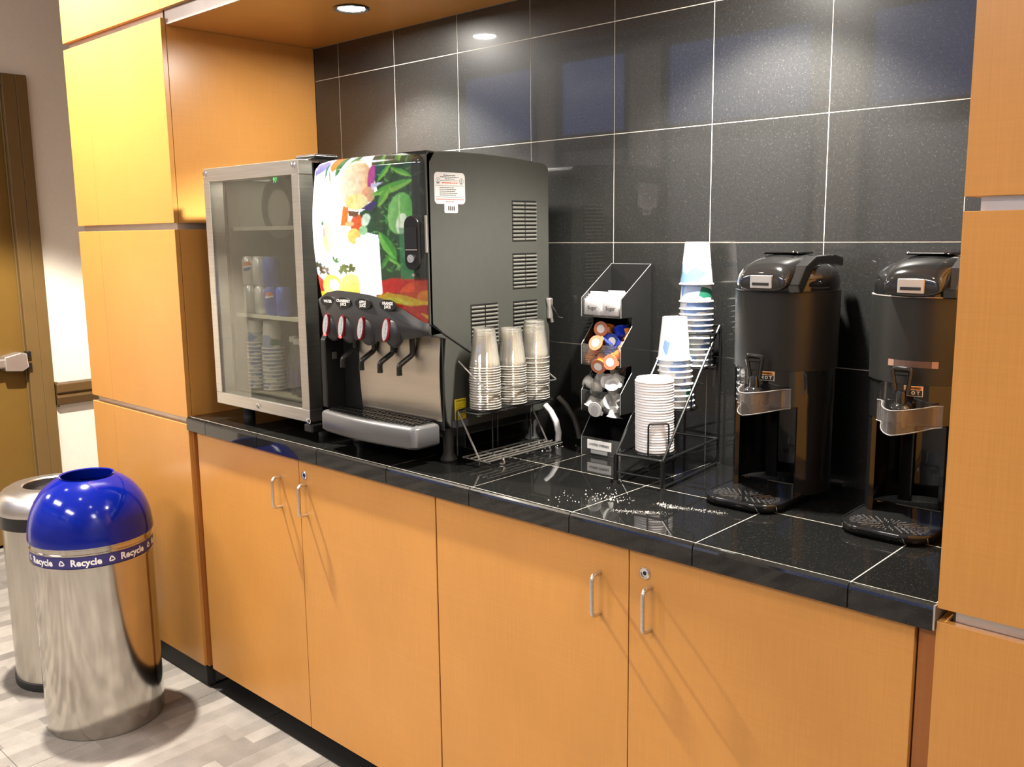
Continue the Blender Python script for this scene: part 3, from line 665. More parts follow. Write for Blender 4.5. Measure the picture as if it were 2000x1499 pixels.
for a in ((600, 235, 690, 98, 16), (690, 135, 818, 205, 20), (640, 110, 600, 20, 14), (740, 90, 690, 10, 16), (560, 340, 830, 225, 34), (600, 432, 690, 262, 24), (770, 330, 700, 400, 18), (690, 560, 760, 330, 20)): leaf(*a, (.30, .62, .10), (.12, .45, .06))
ell(742, 480, 74, 158, (.35, .72, .22), .12, (.12, .48, .08)); ell(752, 560, 34, 80, (.92, 1, .78), .1); leaf(742, 340, 735, 620, 6, (.6, .85, .4), (.5, .8, .3))
leaf(608, 615, 715, 835, 36, (.25, .68, .12), (.08, .42, .05)); leaf(640, 792, 735, 880, 14, (.35, .75, .15), (.15, .5, .1)); leaf(610, 905, 665, 790, 16, (.12, .45, .08), (.06, .3, .05)); poly([(735, 590), (815, 600), (815, 990), (735, 990)], (.06, .32, .12), a=.7)
ell(520, 520, 30, 50, (.8, .95, .75), .3); ell(500, 600, 30, 36, (.45, .75, .4), 0)
ell(205, 640, 50, 120, (1, .92, .30), .08, (1, 1, .8)); ell(168, 600, 10, 40, (.6, .4, .5)); ell(158, 530, 12, 18, (.15, .3, .2))
for cx_, cy_, c in ((250, 830, (.15, .38, .10)), (375, 880, (.22, .25, .05)), (110, 880, (.14, .10, .05)), (70, 860, (.08, .12, .08)), (150, 900, (.16, .12, .06)), (320, 890, (.3, .35, .1))):
    for q in range(12):
        a = rs.uniform(PI, 2 * PI) if cy_ < 870 else rs.uniform(0, 2 * PI); l = rs.uniform(35, 70); leaf(cx_, cy_, cx_ + l * math.cos(a), cy_ + l * .8 * math.sin(a), 9, c, tuple(v * .6 for v in c))
poly([(40, 910), (100, 960), (95, 1070), (40, 1080)], (.75, .03, .01))
ell(190, 1015, 102, 92, (1, .96, .45), 0, (1, .78, .02), (.2, -1)); ell(370, 1020, 95, 95, (1, .95, .4), 0, (1, .85, .1), (.3, 1)); ell(215, 1005, 50, 45, (1, 1, .9))
poly([(600, 990), (900, 985), (900, 1340), (560, 1340), (560, 1110)], (.70, .03, .01)); ell(690, 1060, 110, 85, (.80, .02, .01), 0, (.55, .01, .01)); ell(850, 1110, 130, 105, (.85, .12, .02), 0, (.6, .02, .01)); ell(870, 1140, 40, 60, (.95, .30, .02)); leaf(735, 945, 742, 1010, 5, (.6, .15, .05), (.4, .08, .03))
poly([(560, 1110), (640, 1085), (760, 1115), (900, 1180), (900, 1240), (760, 1190), (600, 1150)], (1, .62, .03)); poly([(600, 1130), (700, 1125), (800, 1175), (760, 1190)], (1, .85, .1)); poly([(790, 1200), (900, 1190), (900, 1290), (850, 1270)], (.6, .02, .01)); poly([(840, 1250), (900, 1290), (900, 1340)], (1, .5, .02))
poly([(40, 1050), (90, 1050), (140, 1100), (40, 1140)], (1, .75, .02))
inb = poly([(455, 655), (592, 655), (608, 672), (608, 1080), (594, 1098), (440, 1098), (440, 670)], (1, 1, 1))
# the tube behind the film sits on the left: brighter there
white = (img.min(axis=2) > .93)
for q in range(1):
    img = (img * 2 + np.roll(img, 1, 0) + np.roll(img, -1, 0) + np.roll(img, 1, 1) + np.roll(img, -1, 1)) / 6
low = np.kron(rs.uniform(.80, 1.15, (H_ // 6 + 1, W_ // 5 + 1)), np.ones((6, 5)))[:H_, :W_]
for q in range(4): low = (low + np.roll(low, 1, 0) + np.roll(low, -1, 0) + np.roll(low, 1, 1) + np.roll(low, -1, 1)) / 5
img = img ** 1.15 * np.where(white, 1, low)[..., None]
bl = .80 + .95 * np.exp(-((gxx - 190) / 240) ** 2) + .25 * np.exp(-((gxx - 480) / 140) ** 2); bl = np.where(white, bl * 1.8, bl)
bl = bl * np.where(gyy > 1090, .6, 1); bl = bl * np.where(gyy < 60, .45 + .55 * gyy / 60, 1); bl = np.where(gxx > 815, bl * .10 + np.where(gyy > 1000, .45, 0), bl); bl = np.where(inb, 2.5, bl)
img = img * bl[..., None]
NS, NZ = 210, 230; vs = []; cols = []
for j in range(NZ + 1):
    for i in range(NS + 1):
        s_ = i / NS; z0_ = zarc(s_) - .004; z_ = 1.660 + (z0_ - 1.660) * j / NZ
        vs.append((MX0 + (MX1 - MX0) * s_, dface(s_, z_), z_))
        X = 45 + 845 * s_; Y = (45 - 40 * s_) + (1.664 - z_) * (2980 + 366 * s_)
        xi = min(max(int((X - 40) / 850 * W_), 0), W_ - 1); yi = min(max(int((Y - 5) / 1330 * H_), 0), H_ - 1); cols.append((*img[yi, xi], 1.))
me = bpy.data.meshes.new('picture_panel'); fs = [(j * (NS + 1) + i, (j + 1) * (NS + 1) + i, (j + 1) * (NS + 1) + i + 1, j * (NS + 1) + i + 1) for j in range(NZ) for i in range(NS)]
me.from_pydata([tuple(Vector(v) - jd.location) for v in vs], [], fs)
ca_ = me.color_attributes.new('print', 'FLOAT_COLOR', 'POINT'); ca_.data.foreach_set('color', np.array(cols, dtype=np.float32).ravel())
me.polygons.foreach_set('use_smooth', [True] * len(fs))
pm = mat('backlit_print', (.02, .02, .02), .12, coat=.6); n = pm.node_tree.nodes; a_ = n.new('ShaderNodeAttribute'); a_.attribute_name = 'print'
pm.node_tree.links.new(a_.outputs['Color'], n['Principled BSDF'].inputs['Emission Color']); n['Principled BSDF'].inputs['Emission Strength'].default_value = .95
me.materials.append(pm); pp = bpy.data.objects.new('picture_panel', me); COL.objects.link(pp); pp.parent = jd; pp['label'] = 'glowing picture of fruit and leaves'
# door shell behind the picture (black, closes the sides and top)
sh = B(); ss = [i / 24 for i in range(25)]
top = [(MX0 + (MX1 - MX0) * s_, dface(s_, 1.655) + .0015) for s_ in ss]
for zlo, zhi in ((1.262, 1.6625),):
    n_ = len(ss); vs = []
    for s_ in ss:
        x = MX0 + (MX1 - MX0) * s_; vs += [(x, dface(s_, zarc(s_)) + .004, zarc(s_) - .03)] + [(x, dface(s_, q) + .004, q) for q in (1.36, 1.40, 1.45, 1.50, 1.56, 1.61, 1.635)] + [(x, dface(s_, 1.66) + .002, 1.6605), (x, -.476, 1.662), (x, -.474, zarc(s_) - .03)]
    fs = []
    for i in range(n_ - 1):
        for k in range(10): fs.append((i * 11 + k, i * 11 + k + 1, (i + 1) * 11 + k + 1, (i + 1) * 11 + k))
    fs += [tuple(range(11)), tuple((n_ - 1) * 11 + k for k in range(10, -1, -1))]
    sh.add(vs, fs)
sh.build('door_shell', BLACKG, jd)
B().box(MX1 - .004, MX1 + .0008, -.4835, -.4795, 1.43, 1.515).build('edge_highlight', ALU, jd)  # pale metal bar standing in for a vertical highlight on the machine edge
# lock plate on the right edge of the picture
lx = MX0 + .412 * .915; ly = dface(.915, 1.45)
pts = [(-.020, -.052), (.020, -.052)] ; lp = []
for cx_, cz_, a0 in ((0, .042, 0), (0, -.042, 180)): lp += arc(cx_, cz_, .021, a0, a0 + 180, 10)
LM = Matrix.Translation((lx, ly - .001, 1.452)) @ Matrix.Rotation(math.radians(12), 4, 'Z')
lkp = B().prism(lp, -.007, .006, 'y', M=LM).build('lock_plate', BLACKP, jd, bevel=.0015)
B().box(-.016, .016, -.0095, -.006, -.012, .036, M=LM).build('flap', BLACKG, lkp)
B().box(-.016, .016, -.0102, -.006, -.0165, -.0145, M=LM).build('flap_edge', ALU, lkp)
B().lathe([(.0001, .002), (.004, .002), (.005, .0), (.0095, .0), (.0105, .003), (.0105, .006)], n=24, M=LM @ Matrix.Translation((0, -.0125, -.036)) @ Matrix.Rotation(-PI / 2, 4, 'X')).build('key_lock', CHROME, lkp)
B().lathe([(.0001, 0), (.004, 0), (.0045, .003)], n=16, M=LM @ Matrix.Translation((.004, -.009, -.074)) @ Matrix.Rotation(-PI / 2, 4, 'X')).build('rivet', CHROME, jd)
# tap panel
NT = 48; ta = B(); vs = []; fs = []
def zbot(s):   # scalloped lower edge
    X = [0, .03, .07, .12, .17, .21, .30, .40, .50, .60, .70, .82, 1.0]; Z = [1.300, 1.262, 1.228, 1.212, 1.212, 1.215, 1.213, 1.214, 1.212, 1.214, 1.214, 1.222, 1.236]
    return float(np.interp(s, X, Z))
for i in range(NT + 1):
    s_ = i / NT; x = MX0 + (MX1 - MX0) * s_; zt_, zb_ = zarc(s_), zbot(s_); y0 = dface(s_, zarc(s_)) - .002
    for k in range(7):
        t_ = k / 6; z_ = zt_ + (zb_ - zt_) * t_; y_ = y0 - .001 - .010 * math.sin(PI * min(t_ * 1.1, 1) * .6) + .030 * max(t_ - .55, 0) ** 1.5
        vs.append((x, y_, z_))
    vs.append((x, -.44, zb_ + .002)); vs.append((x, -.44, zt_ - .02)); vs.append((x, y0 + .006, zt_))
m_ = 10
for i in range(NT):
    for k in range(m_ - 1): fs.append((i * m_ + k, i * m_ + k + 1, (i + 1) * m_ + k + 1, (i + 1) * m_ + k))
fs += [tuple(range(m_)), tuple(NT * m_ + k for k in range(m_ - 1, -1, -1))]
ta.add(vs, fs, True).build('tap_panel', GREYP, jd, ang=50)
XN = [.732, .808, .886, .971]
names = ['WATER', 'CRANBERRY\nJUICE', 'APPLE\nJUICE', 'ORANGE\nJUICE']
for i, x in enumerate(XN):
    s_ = (x - MX0) / (MX1 - MX0); y0 = dface(s_, zarc(s_)) - .002
    # nozzle housing: an oval boss that swells toward the bottom
    hs = B().sphere(1, (x + .003, y0 + .003, 1.238), (.031, .0200, .037), 28).build('nozzle_housing', GREYP, jd)
    Mb = Matrix.Translation((x - .004, y0 - .0195, 1.2455)) @ Matrix.Rotation(math.radians(-9), 4, 'X')
    el = lambda rx, rz, t0, t1, n_=32: B().prism([(rx * math.cos(2 * PI * k / n_), rz * math.sin(2 * PI * k / n_)) for k in range(n_)], t0, t1, 'y', M=Mb, smooth=True)
    bt = el(.0128, .0290, .0, .006).build('button', REDRING, hs); bt['label'] = 'red rimmed oval button'
    el(.0100, .0258, -.0008, .001).build('insert', INSERT, bt)
    dt = B()
    for zz_ in (.015, .005, -.005, -.015):
        dt.prism([(.0040 * math.cos(2 * PI * k / 14), zz_ + .0038 * math.sin(2 * PI * k / 14)) for k in range(14)], -.0012, -.0007, 'y', M=Mb)
    dt.build('dots', INSERTD, bt)
    if i < 2: B().sphere(1, tuple(Mb @ Vector((.001, .0, -.0265))), (.006, .0025, .0035), 12).build('led', LEDRED, bt)
    Ml = Matrix.Translation((x - .004, y0 - .0085, 1.3045))
    lb = B().prism([(.031 * math.cos(2 * PI * k / 32), .0135 * math.sin(2 * PI * k / 32)) for k in range(32)], -.0006, .0025, 'y', M=Ml).build('flavour_label', BLACKP, jd)
    put_text(B(), names[i], .0098, face_M(tuple(Ml @ Vector((0, -.0010, 0))), (1, 0, 0), (0, 0, 1)), .0003).build('lettering', PAPERW, lb)
    # spout
    xs_ = [.760, .838, .912, .986][i]
    pts = [(xs_, -.454, 1.222), (xs_, -.454, 1.180), (xs_ - .010, -.489, 1.156), (xs_ - .010, -.489, 1.136)]
    B().tube(fillet(pts, .007, 3), .0068, 12).tube([(xs_ - .010, -.489, 1.137), (xs_ - .010, -.489, 1.132)], .0072, 12).build('spout', BLACKP, jd)
# recess: black plate, splash plate, wing
B().box(MX0 + .001, MX1 - .002, -.440, -.4365, 1.0, 1.225).build('recess_plate', BLACKP, jd)
B().prism([(-.478, 1.235), (-.500, 1.20), (-.500, 1.02), (-.44, 1.0), (-.437, 1.235)], MX0 + .001, MX0 + .022, 'x').build('recess_wing', BLACKP, jd, bevel=.003)
B().box(MX0 + .0225, MX0 + .026, -.478, -.466, 1.148, 1.166).build('recess_clip', GREYM2, jd)
vs = []; fs = []
for k in range(13):
    t_ = k / 12; z_ = 1.022 + .205 * t_; y_ = -.4425 - .009 * math.sin(PI * t_ * .85) + .004 * t_
    vs += [(.768, y_, z_), (1.074, y_, z_), (1.074, y_ + .003, z_), (.768, y_ + .003, z_)]
for k in range(12):
    for q in range(4): fs.append((k * 4 + q, k * 4 + (q + 1) % 4, (k + 1) * 4 + (q + 1) % 4, (k + 1) * 4 + q))
fs += [(0, 1, 2, 3), (51, 50, 49, 48)]
B().add(vs, fs, True).build('splash_plate', STEEL_V, jd)
# drip tray
tp = []
for k in range(17):
    u = k / 16; x = .700 + .362 * u; tp.append((x, -.500 - .030 * math.sin(PI * (u * .8 + .1)) ** 1.0))
def rrect(x0, x1, y0, y1, r, bulge=0, n_=6):
    P = []
    P += arc(x1 - r, y1 - .002, .002, 0, 90, 1)[:1]
    P = [(x1, y1)] + [(x0, y1)]
    P += [(x0 + r - r * math.cos(math.radians(a)), y0 + r - r * math.sin(math.radians(a))) for a in range(0, 91, 15)]
    for k in range(1, 12): u = k / 12; P.append((x0 + r + (x1 - x0 - 2 * r) * u, y0 - bulge * math.sin(PI * u)))
    P += [(x1 - r + r * math.sin(math.radians(a)), y0 + r - r * math.cos(math.radians(a))) for a in range(0, 91, 15)]
    return P
def tray_solid(b, x0, x1, y0, y1, z0, z1, r, bulge, c):
    A = rrect(x0 + c, x1 - c, y0 + c, y1, r, bulge); Bq = rrect(x0, x1, y0, y1, r, bulge); n_ = len(A)
    vs = [(x, y, z0) for x, y in A] + [(x, y, z0 + c) for x, y in Bq] + [(x, y, z1 - c) for x, y in Bq] + [(x, y, z1 - c * .3) for x, y in rrect(x0 + c * .4, x1 - c * .4, y0 + c * .4, y1, r, bulge)] + [(x, y, z1) for x, y in rrect(x0 + c * 1.6, x1 - c * 1.6, y0 + c * 1.6, y1, r, bulge)]
    fs = [list(range(n_)), list(range(4 * n_, 5 * n_))]
    for k in range(4):
        for i in range(n_): fs.append([k * n_ + i, k * n_ + (i + 1) % n_, (k + 1) * n_ + (i + 1) % n_, (k + 1) * n_ + i])
    return b.add(vs, fs, True)
dt_ = tray_solid(B(), .688, 1.066, -.528, -.4445, .962, 1.017, .022, .014, .007).build('drip_tray', SILVER, jd, ang=50)
gr = tray_solid(B(), .704, 1.052, -.515, -.4455, 1.0165, 1.0185, .015, .012, .001).build('tray_well', BLACKP, dt_)
gb = B()
for k in range(26):
    x = .716 + k * .0130
    gb.box(x, x + .0035, -.512 - .009 * math.sin(PI * k / 25), -.4485, 1.0187, 1.0215)
for y in (-.505, -.478, -.452): gb.box(.712, 1.045, y, y + .003, 1.0187, 1.0225)
gb.build('grille', BLACKG, dt_)
# louvred vents on the right flank
def vent(y0, y1, z0, z1, rows):
    v = B().box(MX1 - .0005, MX1 + .0004, y0 - .001, y1 + .001, z0 - .001, z1 + .001).build('vent', BLACKP, jd)
    h = (z1 - z0) / rows; mid = (y0 + y1) / 2
    for r_ in range(rows):
        for a, b_ in ((y0, mid - .0018), (mid + .0018, y1)):
            z_ = z0 + r_ * h
            B().prism([(MX1 - .0003, z_), (MX1 + .0028, z_ + .0004), (MX1 + .0042, z_ + h * .30), (MX1 + .0032, z_ + h * .58), (MX1 - .0003, z_ + h * .60)], a, b_, 'y', M=None).build('vent_slat', GREYM2, v)
vent(-.190, -.100, 1.453, 1.553, 10); vent(-.190, -.100, 1.332, 1.420, 9); vent(-.190, -.100, 1.198, 1.298, 10); vent(-.343, -.249, 1.200, 1.299, 10)
# warning notice
def sticker_poly(y0, y1, z0, z1, r):
    P = []
    for cy_, cz_, a in ((y1 - r, z1 - r, 0), (y0 + r, z1 - r, 90), (y0 + r, z0 + r, 180), (y1 - r, z0 + r, 270)): P += arc(cy_, cz_, r, a, a + 90, 5)
    return P
st = B().prism(sticker_poly(-.4545, -.3555, 1.5415, 1.6145, .010), MX1 + .0001, MX1 + .0007, 'x').prism(sticker_poly(-.424, -.380, 1.521, 1.5430, .004), MX1 + .0001, MX1 + .0006, 'x').build('notice_sticker', STICKW, jd)
st['label'] = 'white notice sticker with rounded corners'
def side_M(y, z): return face_M((MX1 + .0009, y, z), (0, 1, 0), (0, 0, 1))
tx = B()
def words(b, y0, y1, z_, h, seed):   # print too small to read: word-length dashes
    r_ = random.Random(seed); y = y0
    while y < y1 - .002:
        l = min(r_.uniform(.0025, .0075), y1 - y); b.box(MX1 + .0008, MX1 + .001, y, y + l, z_ - h / 2, z_ + h / 2); y += l + .0014
for k, (y0, y1, z_, h) in enumerate(((-.425, -.385, 1.6080, .0016), (-.436, -.374, 1.6038, .0014), (-.420, -.390, 1.5995, .0012), (-.438, -.392, 1.5795, .0013), (-.438, -.384, 1.5752, .0013), (-.438, -.388, 1.5709, .0013), (-.438, -.380, 1.5666, .0013), (-.438, -.386, 1.5623, .0013))): words(tx, y0, y1, z_, h, k)
for z_ in (1.5955, 1.5838, 1.5575): tx.box(MX1 + .0008, MX1 + .001, -.453 if z_ < 1.59 else -.435, -.357 if z_ < 1.59 else -.375, z_, z_ + .0005)
for y_ in (-.4425, -.3675):
    for r0, r1 in ((.0062, .0056),):
        pts = [(MX1 + .0009, y_ + .0062 * math.cos(2 * PI * k / 20), 1.5945 + .0072 * math.sin(2 * PI * k / 20)) for k in range(20)]
        tx.tube(pts, .0004, 4, closed=True)
    tx.box(MX1 + .0008, MX1 + .001, y_ - .0008, y_ + .0008, 1.593, 1.599).box(MX1 + .0008, MX1 + .001, y_ - .003, y_ + .003, 1.590, 1.592)
for k in range(11): tx.box(MX1 + .0008, MX1 + .001, -.4125 + k * .0022, -.4125 + k * .0022 + (.0009 if k % 3 else .0015), 1.5265, 1.5365)
tx.build('lettering', INK, st)
tr_ = B(); words(tr_, -.430, -.380, 1.5905, .0022, 20); words(tr_, -.450, -.360, 1.5525, .0015, 21); words(tr_, -.418, -.392, 1.5472, .0015, 22)
tr_.build('red_lettering', INKR, st)
ys = B().box(MX1 + .0001, MX1 + .0007, -.4045, -.3665, 1.020, 1.072).build('attention_sticker', YELLOW, jd); ys['label'] = 'yellow sticker headed ATTENTION'
ty_ = B(); put_text(ty_, 'ATTENTION', .0056, side_M(-.3855, 1.0665), .0002)
for k in range(8): ty_.box(MX1 + .0008, MX1 + .001, -.400, -.374 - .004 * ((k * 7) % 3), 1.0590 - k * .0048, 1.0598 - k * .0048)
ty_.build('lettering', INK, ys)
B().box(MX1 + .0001, MX1 + .0007, -.412, -.360, 1.002, 1.0185).build('rating_plate', mat('blue_grey_plate', (.12, .13, .17), .4), jd)
for x in (MX0 + .03, MX1 - .03):
    for y in (-.40, -.085): B().lathe([(.0001, HC), (.020, HC), (.022, HC + .004), (.013, HC + .02), (.015, .999)], (x, y, 0), 20).build('leg', RUBBER, jd)
B().box(MX0 + .02, MX1 - .04, -.40, -.10, .970, .9985).build('base_pan', BLACKP, jd)
# latch at the back corner, drain hoses
B().tube(fillet([(MX1 + .002, -.060, 1.30), (MX1 + .010, -.054, 1.262), (MX1 + .012, -.050, 1.235)], .01), .004, 8).box(MX1, MX1 + .012, -.060, -.044, 1.244, 1.30, c=.003).build('latch_bracket', ALU, jd)
B().tube(fillet([(MX1 + .010, -.052, 1.282), (MX1 + .022, -.046, 1.262), (MX1 + .022, -.040, 1.248), (MX1 + .036, -.034, 1.246)], .008), .0028, 8).build('latch_hook', BLACKP, jd)
h1 = tag(B().tube([(1.100, -.09, 1.02 - .004), (1.118, -.088, 1.000), (1.134, -.086, .975), (1.142, -.085, .945), (1.140, -.085, .9235)], .0085, 12).build('drain_hose', WHITE), 'pale hose curving down to the counter behind the clear cup rack', 'hose')
h2 = tag(B().tube([(1.100, -.035, 1.03), (1.125, -.032, 1.01), (1.150, -.030, .98), (1.165, -.030, .945), (1.170, -.030, .9235)], .0075, 12).build('drain_hose', GREYM2), 'grey hose by the black tile wall behind the juice machine', 'hose')

# ================================================================ clear cups in their wire rack beside the machine
wr = thing('wire_cup_rack', 'black wire rack holding three stacks of clear cups on the side of the juice machine', 'rack', (1.14, -.28, HC))
rx0, rx1 = 1.089, 1.190
B().box(rx0 + .012, rx1 - .020, -.400, -.145, 1.049, 1.0535, c=.001).build('shelf', BLACKP, wr)
B().tube(fillet([(1.084, -.392, 1.165), (1.190, -.400, 1.105), (1.190, -.148, 1.101), (1.084, -.150, 1.160)], .008), .0021, 8).build('bail_wire', WIRE_G, wr)
fm = B()
fm.tube(fillet([(rx0, -.408, 1.046), (1.172, -.408, 1.046), (1.172, -.138, 1.046), (rx0, -.138, 1.046)], .012, closed=True), .0026, 8, closed=True)

for y in (-.412, -.135, -.27): fm.tube([(rx0 + .006, y, 1.046), (rx0 + .006, y, .936)], .0020, 6)
for y in (-.345, -.205): fm.tube([(rx1 - .04, y, 1.046), (rx1 - .04, y, .936)], .0016, 6)
fm.tube([(rx0 + .006, -.412, .985), (rx0 + .006, -.135, .985)], .0018, 6)
fm.build('frame', WIRE, wr)
lo = B()
for y in (-.410, -.158): lo.tube([(1.098, y, 1.046), (1.152, y + .014, .9345)], .0026, 8)
for x in (1.112, 1.136, 1.158, 1.176, 1.192): lo.tube([(x, -.408, .9335), (x, -.130, .9335)], .0024, 8)
for y in (-.400, -.330, -.265, -.200, -.138): lo.tube([(1.100, y, .930), (1.194, y, .930)], .0019, 8)
for y in (-.345, -.172): lo.tube(fillet([(1.14, y, .929), (1.186, y, .929), (1.190, y, HC + .0024), (1.178, y - .004, HC + .0024)], .010), .0026, 8)
for y in (-.345, -.172): lo.tube(fillet([(1.11, y, .929), (1.103, y, .929), (1.103, y, HC + .0024)], .006), .0026, 8)
lo.build('lower_grid', WIRE_G, wr)
ccp = B().lathe([(.0378, .0000), (.0386, .0004), (.0390, .0014), (.0386, .0024), (.0376, .0028)], n=36).build('plastic_cup', CUPRIM, None)   # rim of the upturned cup
cbody = B().lathe([(.0372, .0028), (.0366, .010), (.0362, .0165), (.0355, .0175), (.0264, .0890), (.0262, .0930), (.0255, .0942), (.0235, .0940), (.0225, .0900), (.0001, .0895)], n=36).build('cup_wall', CUPCLR, ccp)
tag(ccp, 'bottom clear plastic cup of the stack nearest the yellow sticker', 'cup', 'clear plastic cups')
first = True
for (y, n_, desc, z0) in ((-.361, 17, 'stack nearest the yellow sticker', 1.054), (-.268, 16, 'middle stack in the wire rack', 1.054), (-.181, 16, 'tall stack nearest the tile wall', 1.054)):
    pitch = .0062; z = z0
    for i in range(n_):
        o = ccp if first else copy_tree(ccp); first = False
        o.location = (1.143 + .0008 * math.sin(i), y + .0006 * math.cos(i * 2), z); o.rotation_euler[2] = i
        o['label'] = nth(i, n_, 'clear plastic cup') + ' of the ' + desc; o['category'] = 'cup'; o['group'] = 'clear plastic cups'
        z += pitch if not (n_ == 16 and y > -.2 and i >= 13) else .012

# ================================================================ condiment organiser
og = thing('condiment_organiser', 'tall black four-tier condiment organiser against the tile wall, left of the paper cups', 'organiser', (1.315, -.07, HC))
ox0, ox1, yf, yb = 1.256, 1.380, -.131, -.008
ORGM = mat('black_acrylic', (.018, .018, .018), .12, coat=.5)
tiers = [(.914, .960), (1.029, 1.080), (1.146, 1.196), (1.266, 1.312)]
prof = [(yb, HC)]
for i, (a, b_) in enumerate(tiers):
    prof += [(yf, a), (yf, b_)]
    if i < 3: nx = tiers[i + 1][0]; prof += [(yf + .046, b_ + .048 if i else b_ + .062), (yf + .046, nx)]
prof += [(yb, 1.392)]
for x0 in (ox0, ox1 - .003): B().prism(prof, x0, x0 + .003, 'x').build('side_panel', ORGM, og)
B().box(ox0 + .003, ox1 - .003, yb - .003, yb, HC, 1.392).build('back_panel', ORGM, og)
eg = B()
for x in (ox0 + .0015, ox1 - .0015):
    for i, (a, b_) in enumerate(tiers):
        end = (yf + .046, b_ + .048 if i else b_ + .062) if i < 3 else (yb, 1.392)
        eg.tube([(x, yf - .0003, a), (x, yf - .0003, b_)], .0010, 5).tube([(x, yf, b_), (x, end[0], end[1])], .0010, 5)
eg.tube([(ox0, yb - .001, 1.392), (ox1, yb - .001, 1.392)], .0010, 5)
eg.build('polished_edge_glints', EDGEA, og)  # pale rods on the polished edges, the light they catch put into colour
for i, (a, b_) in enumerate(tiers):
    B().box(ox0 + .003, ox1 - .003, yf, yb - .003, a + (0 if i else .001), a + .003 + (0 if i else .001)).build('tier_floor', ORGM, og)
    B().box(ox0 + .003, ox1 - .003, yf, yf + .0025, a + .004, b_).box(ox0 + .003, ox1 - .003, yf - .0006, yf, a - .0005, a + .0015).box(ox0 + .003, ox1 - .003, yf - .0003, yf + .0028, b_, b_ + .0012).build('front_lip', ACRYL, og)
lb = B().box(1.277, 1.352, yf - .0012, yf - .0004, .932, .955).build('tier_label', PAPERW, og); lb['label'] = 'white label reading COFFEE STIRRERS'
put_text(B(), 'COFFEE STIRRERS', .0080, face_M((1.3145, yf - .0014, .9435), (1, 0, 0), (0, 0, 1)), .0002).build('lettering', INK, lb)
B().box(1.288, 1.340, yf - .0009, yf - .0002, .921, .9325).build('clear_tape', mat('tape', (.35, .35, .35), .3), og)
# sugar packets standing in the top tier
SUG = mat('sugar_paper', (.83, .80, .80), .5); PINKP = mat('pink_paper', (.72, .42, .44), .5)
def packet(name, m, label, x, y, z, rz, tilt, text=None, wdt=.050, hh=.040):
    t = thing(name, label, 'packet', (x, y, z), rz, 'sweetener packets in the top tier'); t.rotation_euler = (tilt, 0, rz)
    vs = []; n_ = 8
    for side_ in (-1, 1):
        for j in range(n_ + 1):
            for i in range(n_ + 1):
                u = i / n_ * 2 - 1; v = j / n_ * 2 - 1; th_ = .0016 * (1 - u ** 4) * (1 - v ** 4) + .0002
                vs.append((u * wdt / 2, side_ * th_, hh / 2 + v * hh / 2))
    fs = []
    for q in range(2):
        o_ = q * (n_ + 1) ** 2
        for j in range(n_):
            for i in range(n_): a = o_ + j * (n_ + 1) + i; fs.append((a, a + 1, a + n_ + 2, a + n_ + 1))
    B().add(vs, fs, True).build('sachet', m, t, world=False)
    if text: put_text(B(), text, .013, face_M((0, -.00205, hh * .42), (1, 0, 0), (0, 0, 1)), .0003).box(-.020, .020, -.0020, -.0019, hh * .24, hh * .25).build('lettering', INK, t, world=False)
packet('sugar_packet', SUG, 'white packet lettered Sugar at the left front of the top tier', 1.286, -.1240, 1.2705, .0, -.02, 'Sugar')
packet('sugar_packet', SUG, 'white packet lettered Sugar at the right front of the top tier', 1.342, -.1240, 1.2705, .0, -.02, 'Sugar')
for k in range(6):
    packet('sugar_packet', SUG, 'white sugar packet in the ' + ['second', 'third', 'rearmost'][k // 2] + ' row behind the lettered ones, ' + ('left half' if k % 2 == 0 else 'right half') + ' of the tier', 1.288 + .054 * (k % 2), -.1175 + .008 * (k // 2), 1.2705 + .003 * (k // 2) + .004 * (k % 2), .03 * (-1) ** k, -.03, None, .052, .044 + .003 * (k // 2))
packet('sugar_packet', SUG, 'white packet lying slanted across the top of the sugar packets', 1.335, -.090, 1.309, .25, -1.15, None, .058, .034)
for k in range(4): packet('sweetener_packet', PINKP, ['pink sweetener packet at the very left front of the top tier', 'pink sweetener packet behind the first on the left', 'third pink packet on the left of the top tier', 'rear pink packet on the left of the top tier'][k], 1.284, -.088 + .009 * k, 1.2705, .0, -.05, None, .048, .050 - .002 * k)
# creamer pods
def pod_meshes():
    h = .021; bd_ = B().lathe([(.0001, 0), (.0085, 0), (.0098, .0012), (.0122, h - .002), (.0128, h - .002), (.0145, h), (.0145, h + .0006)], n=22); ld = B().lathe([(.0001, h + .0009), (.0152, h + .0009), (.0156, h + .0004)], n=22)
    ld.add([(.0100, -.006, h + .0006), (.0190, -.0045, h + .0008), (.0200, 0, h + .0010), (.0190, .0045, h + .0008), (.0100, .006, h + .0006)], [(0, 1, 2, 3, 4)])
    pr_ = B().disc(.0085, (0, 0, h + .0013), 16); return bd_, ld, pr_
ORG = mat('orange_pod', (.80, .22, .015), .3); ORGL = mat('orange_foil', (.55, .20, .10), .35); BLU = mat('blue_pod', (.004, .03, .45), .25); BLUL = mat('blue_foil', (.015, .04, .30), .3); WHT = mat('white_pod', (.62, .62, .58), .4); WHTL = mat('white_foil', (.60, .60, .58), .35); GREYINK = mat('grey_print', (.40, .40, .42), .5)
def pod(kind):
    a, b_, c = pod_meshes(); mm = {'orange': (ORG, ORGL, PAPERW), 'blue': (BLU, BLUL, PAPERW), 'white': (WHT, WHTL, GREYINK)}[kind]
    t = thing('creamer_pod', kind, 'creamer'); a.build('tub', mm[0], t, world=False); f_ = b_.build('foil_lid', mm[1], t, world=False); c.build('lid_print', mm[2], f_, world=False); return t
protos = {k: pod(k) for k in ('orange', 'blue', 'white')}; usedp = set()
rnd = random.Random(11)
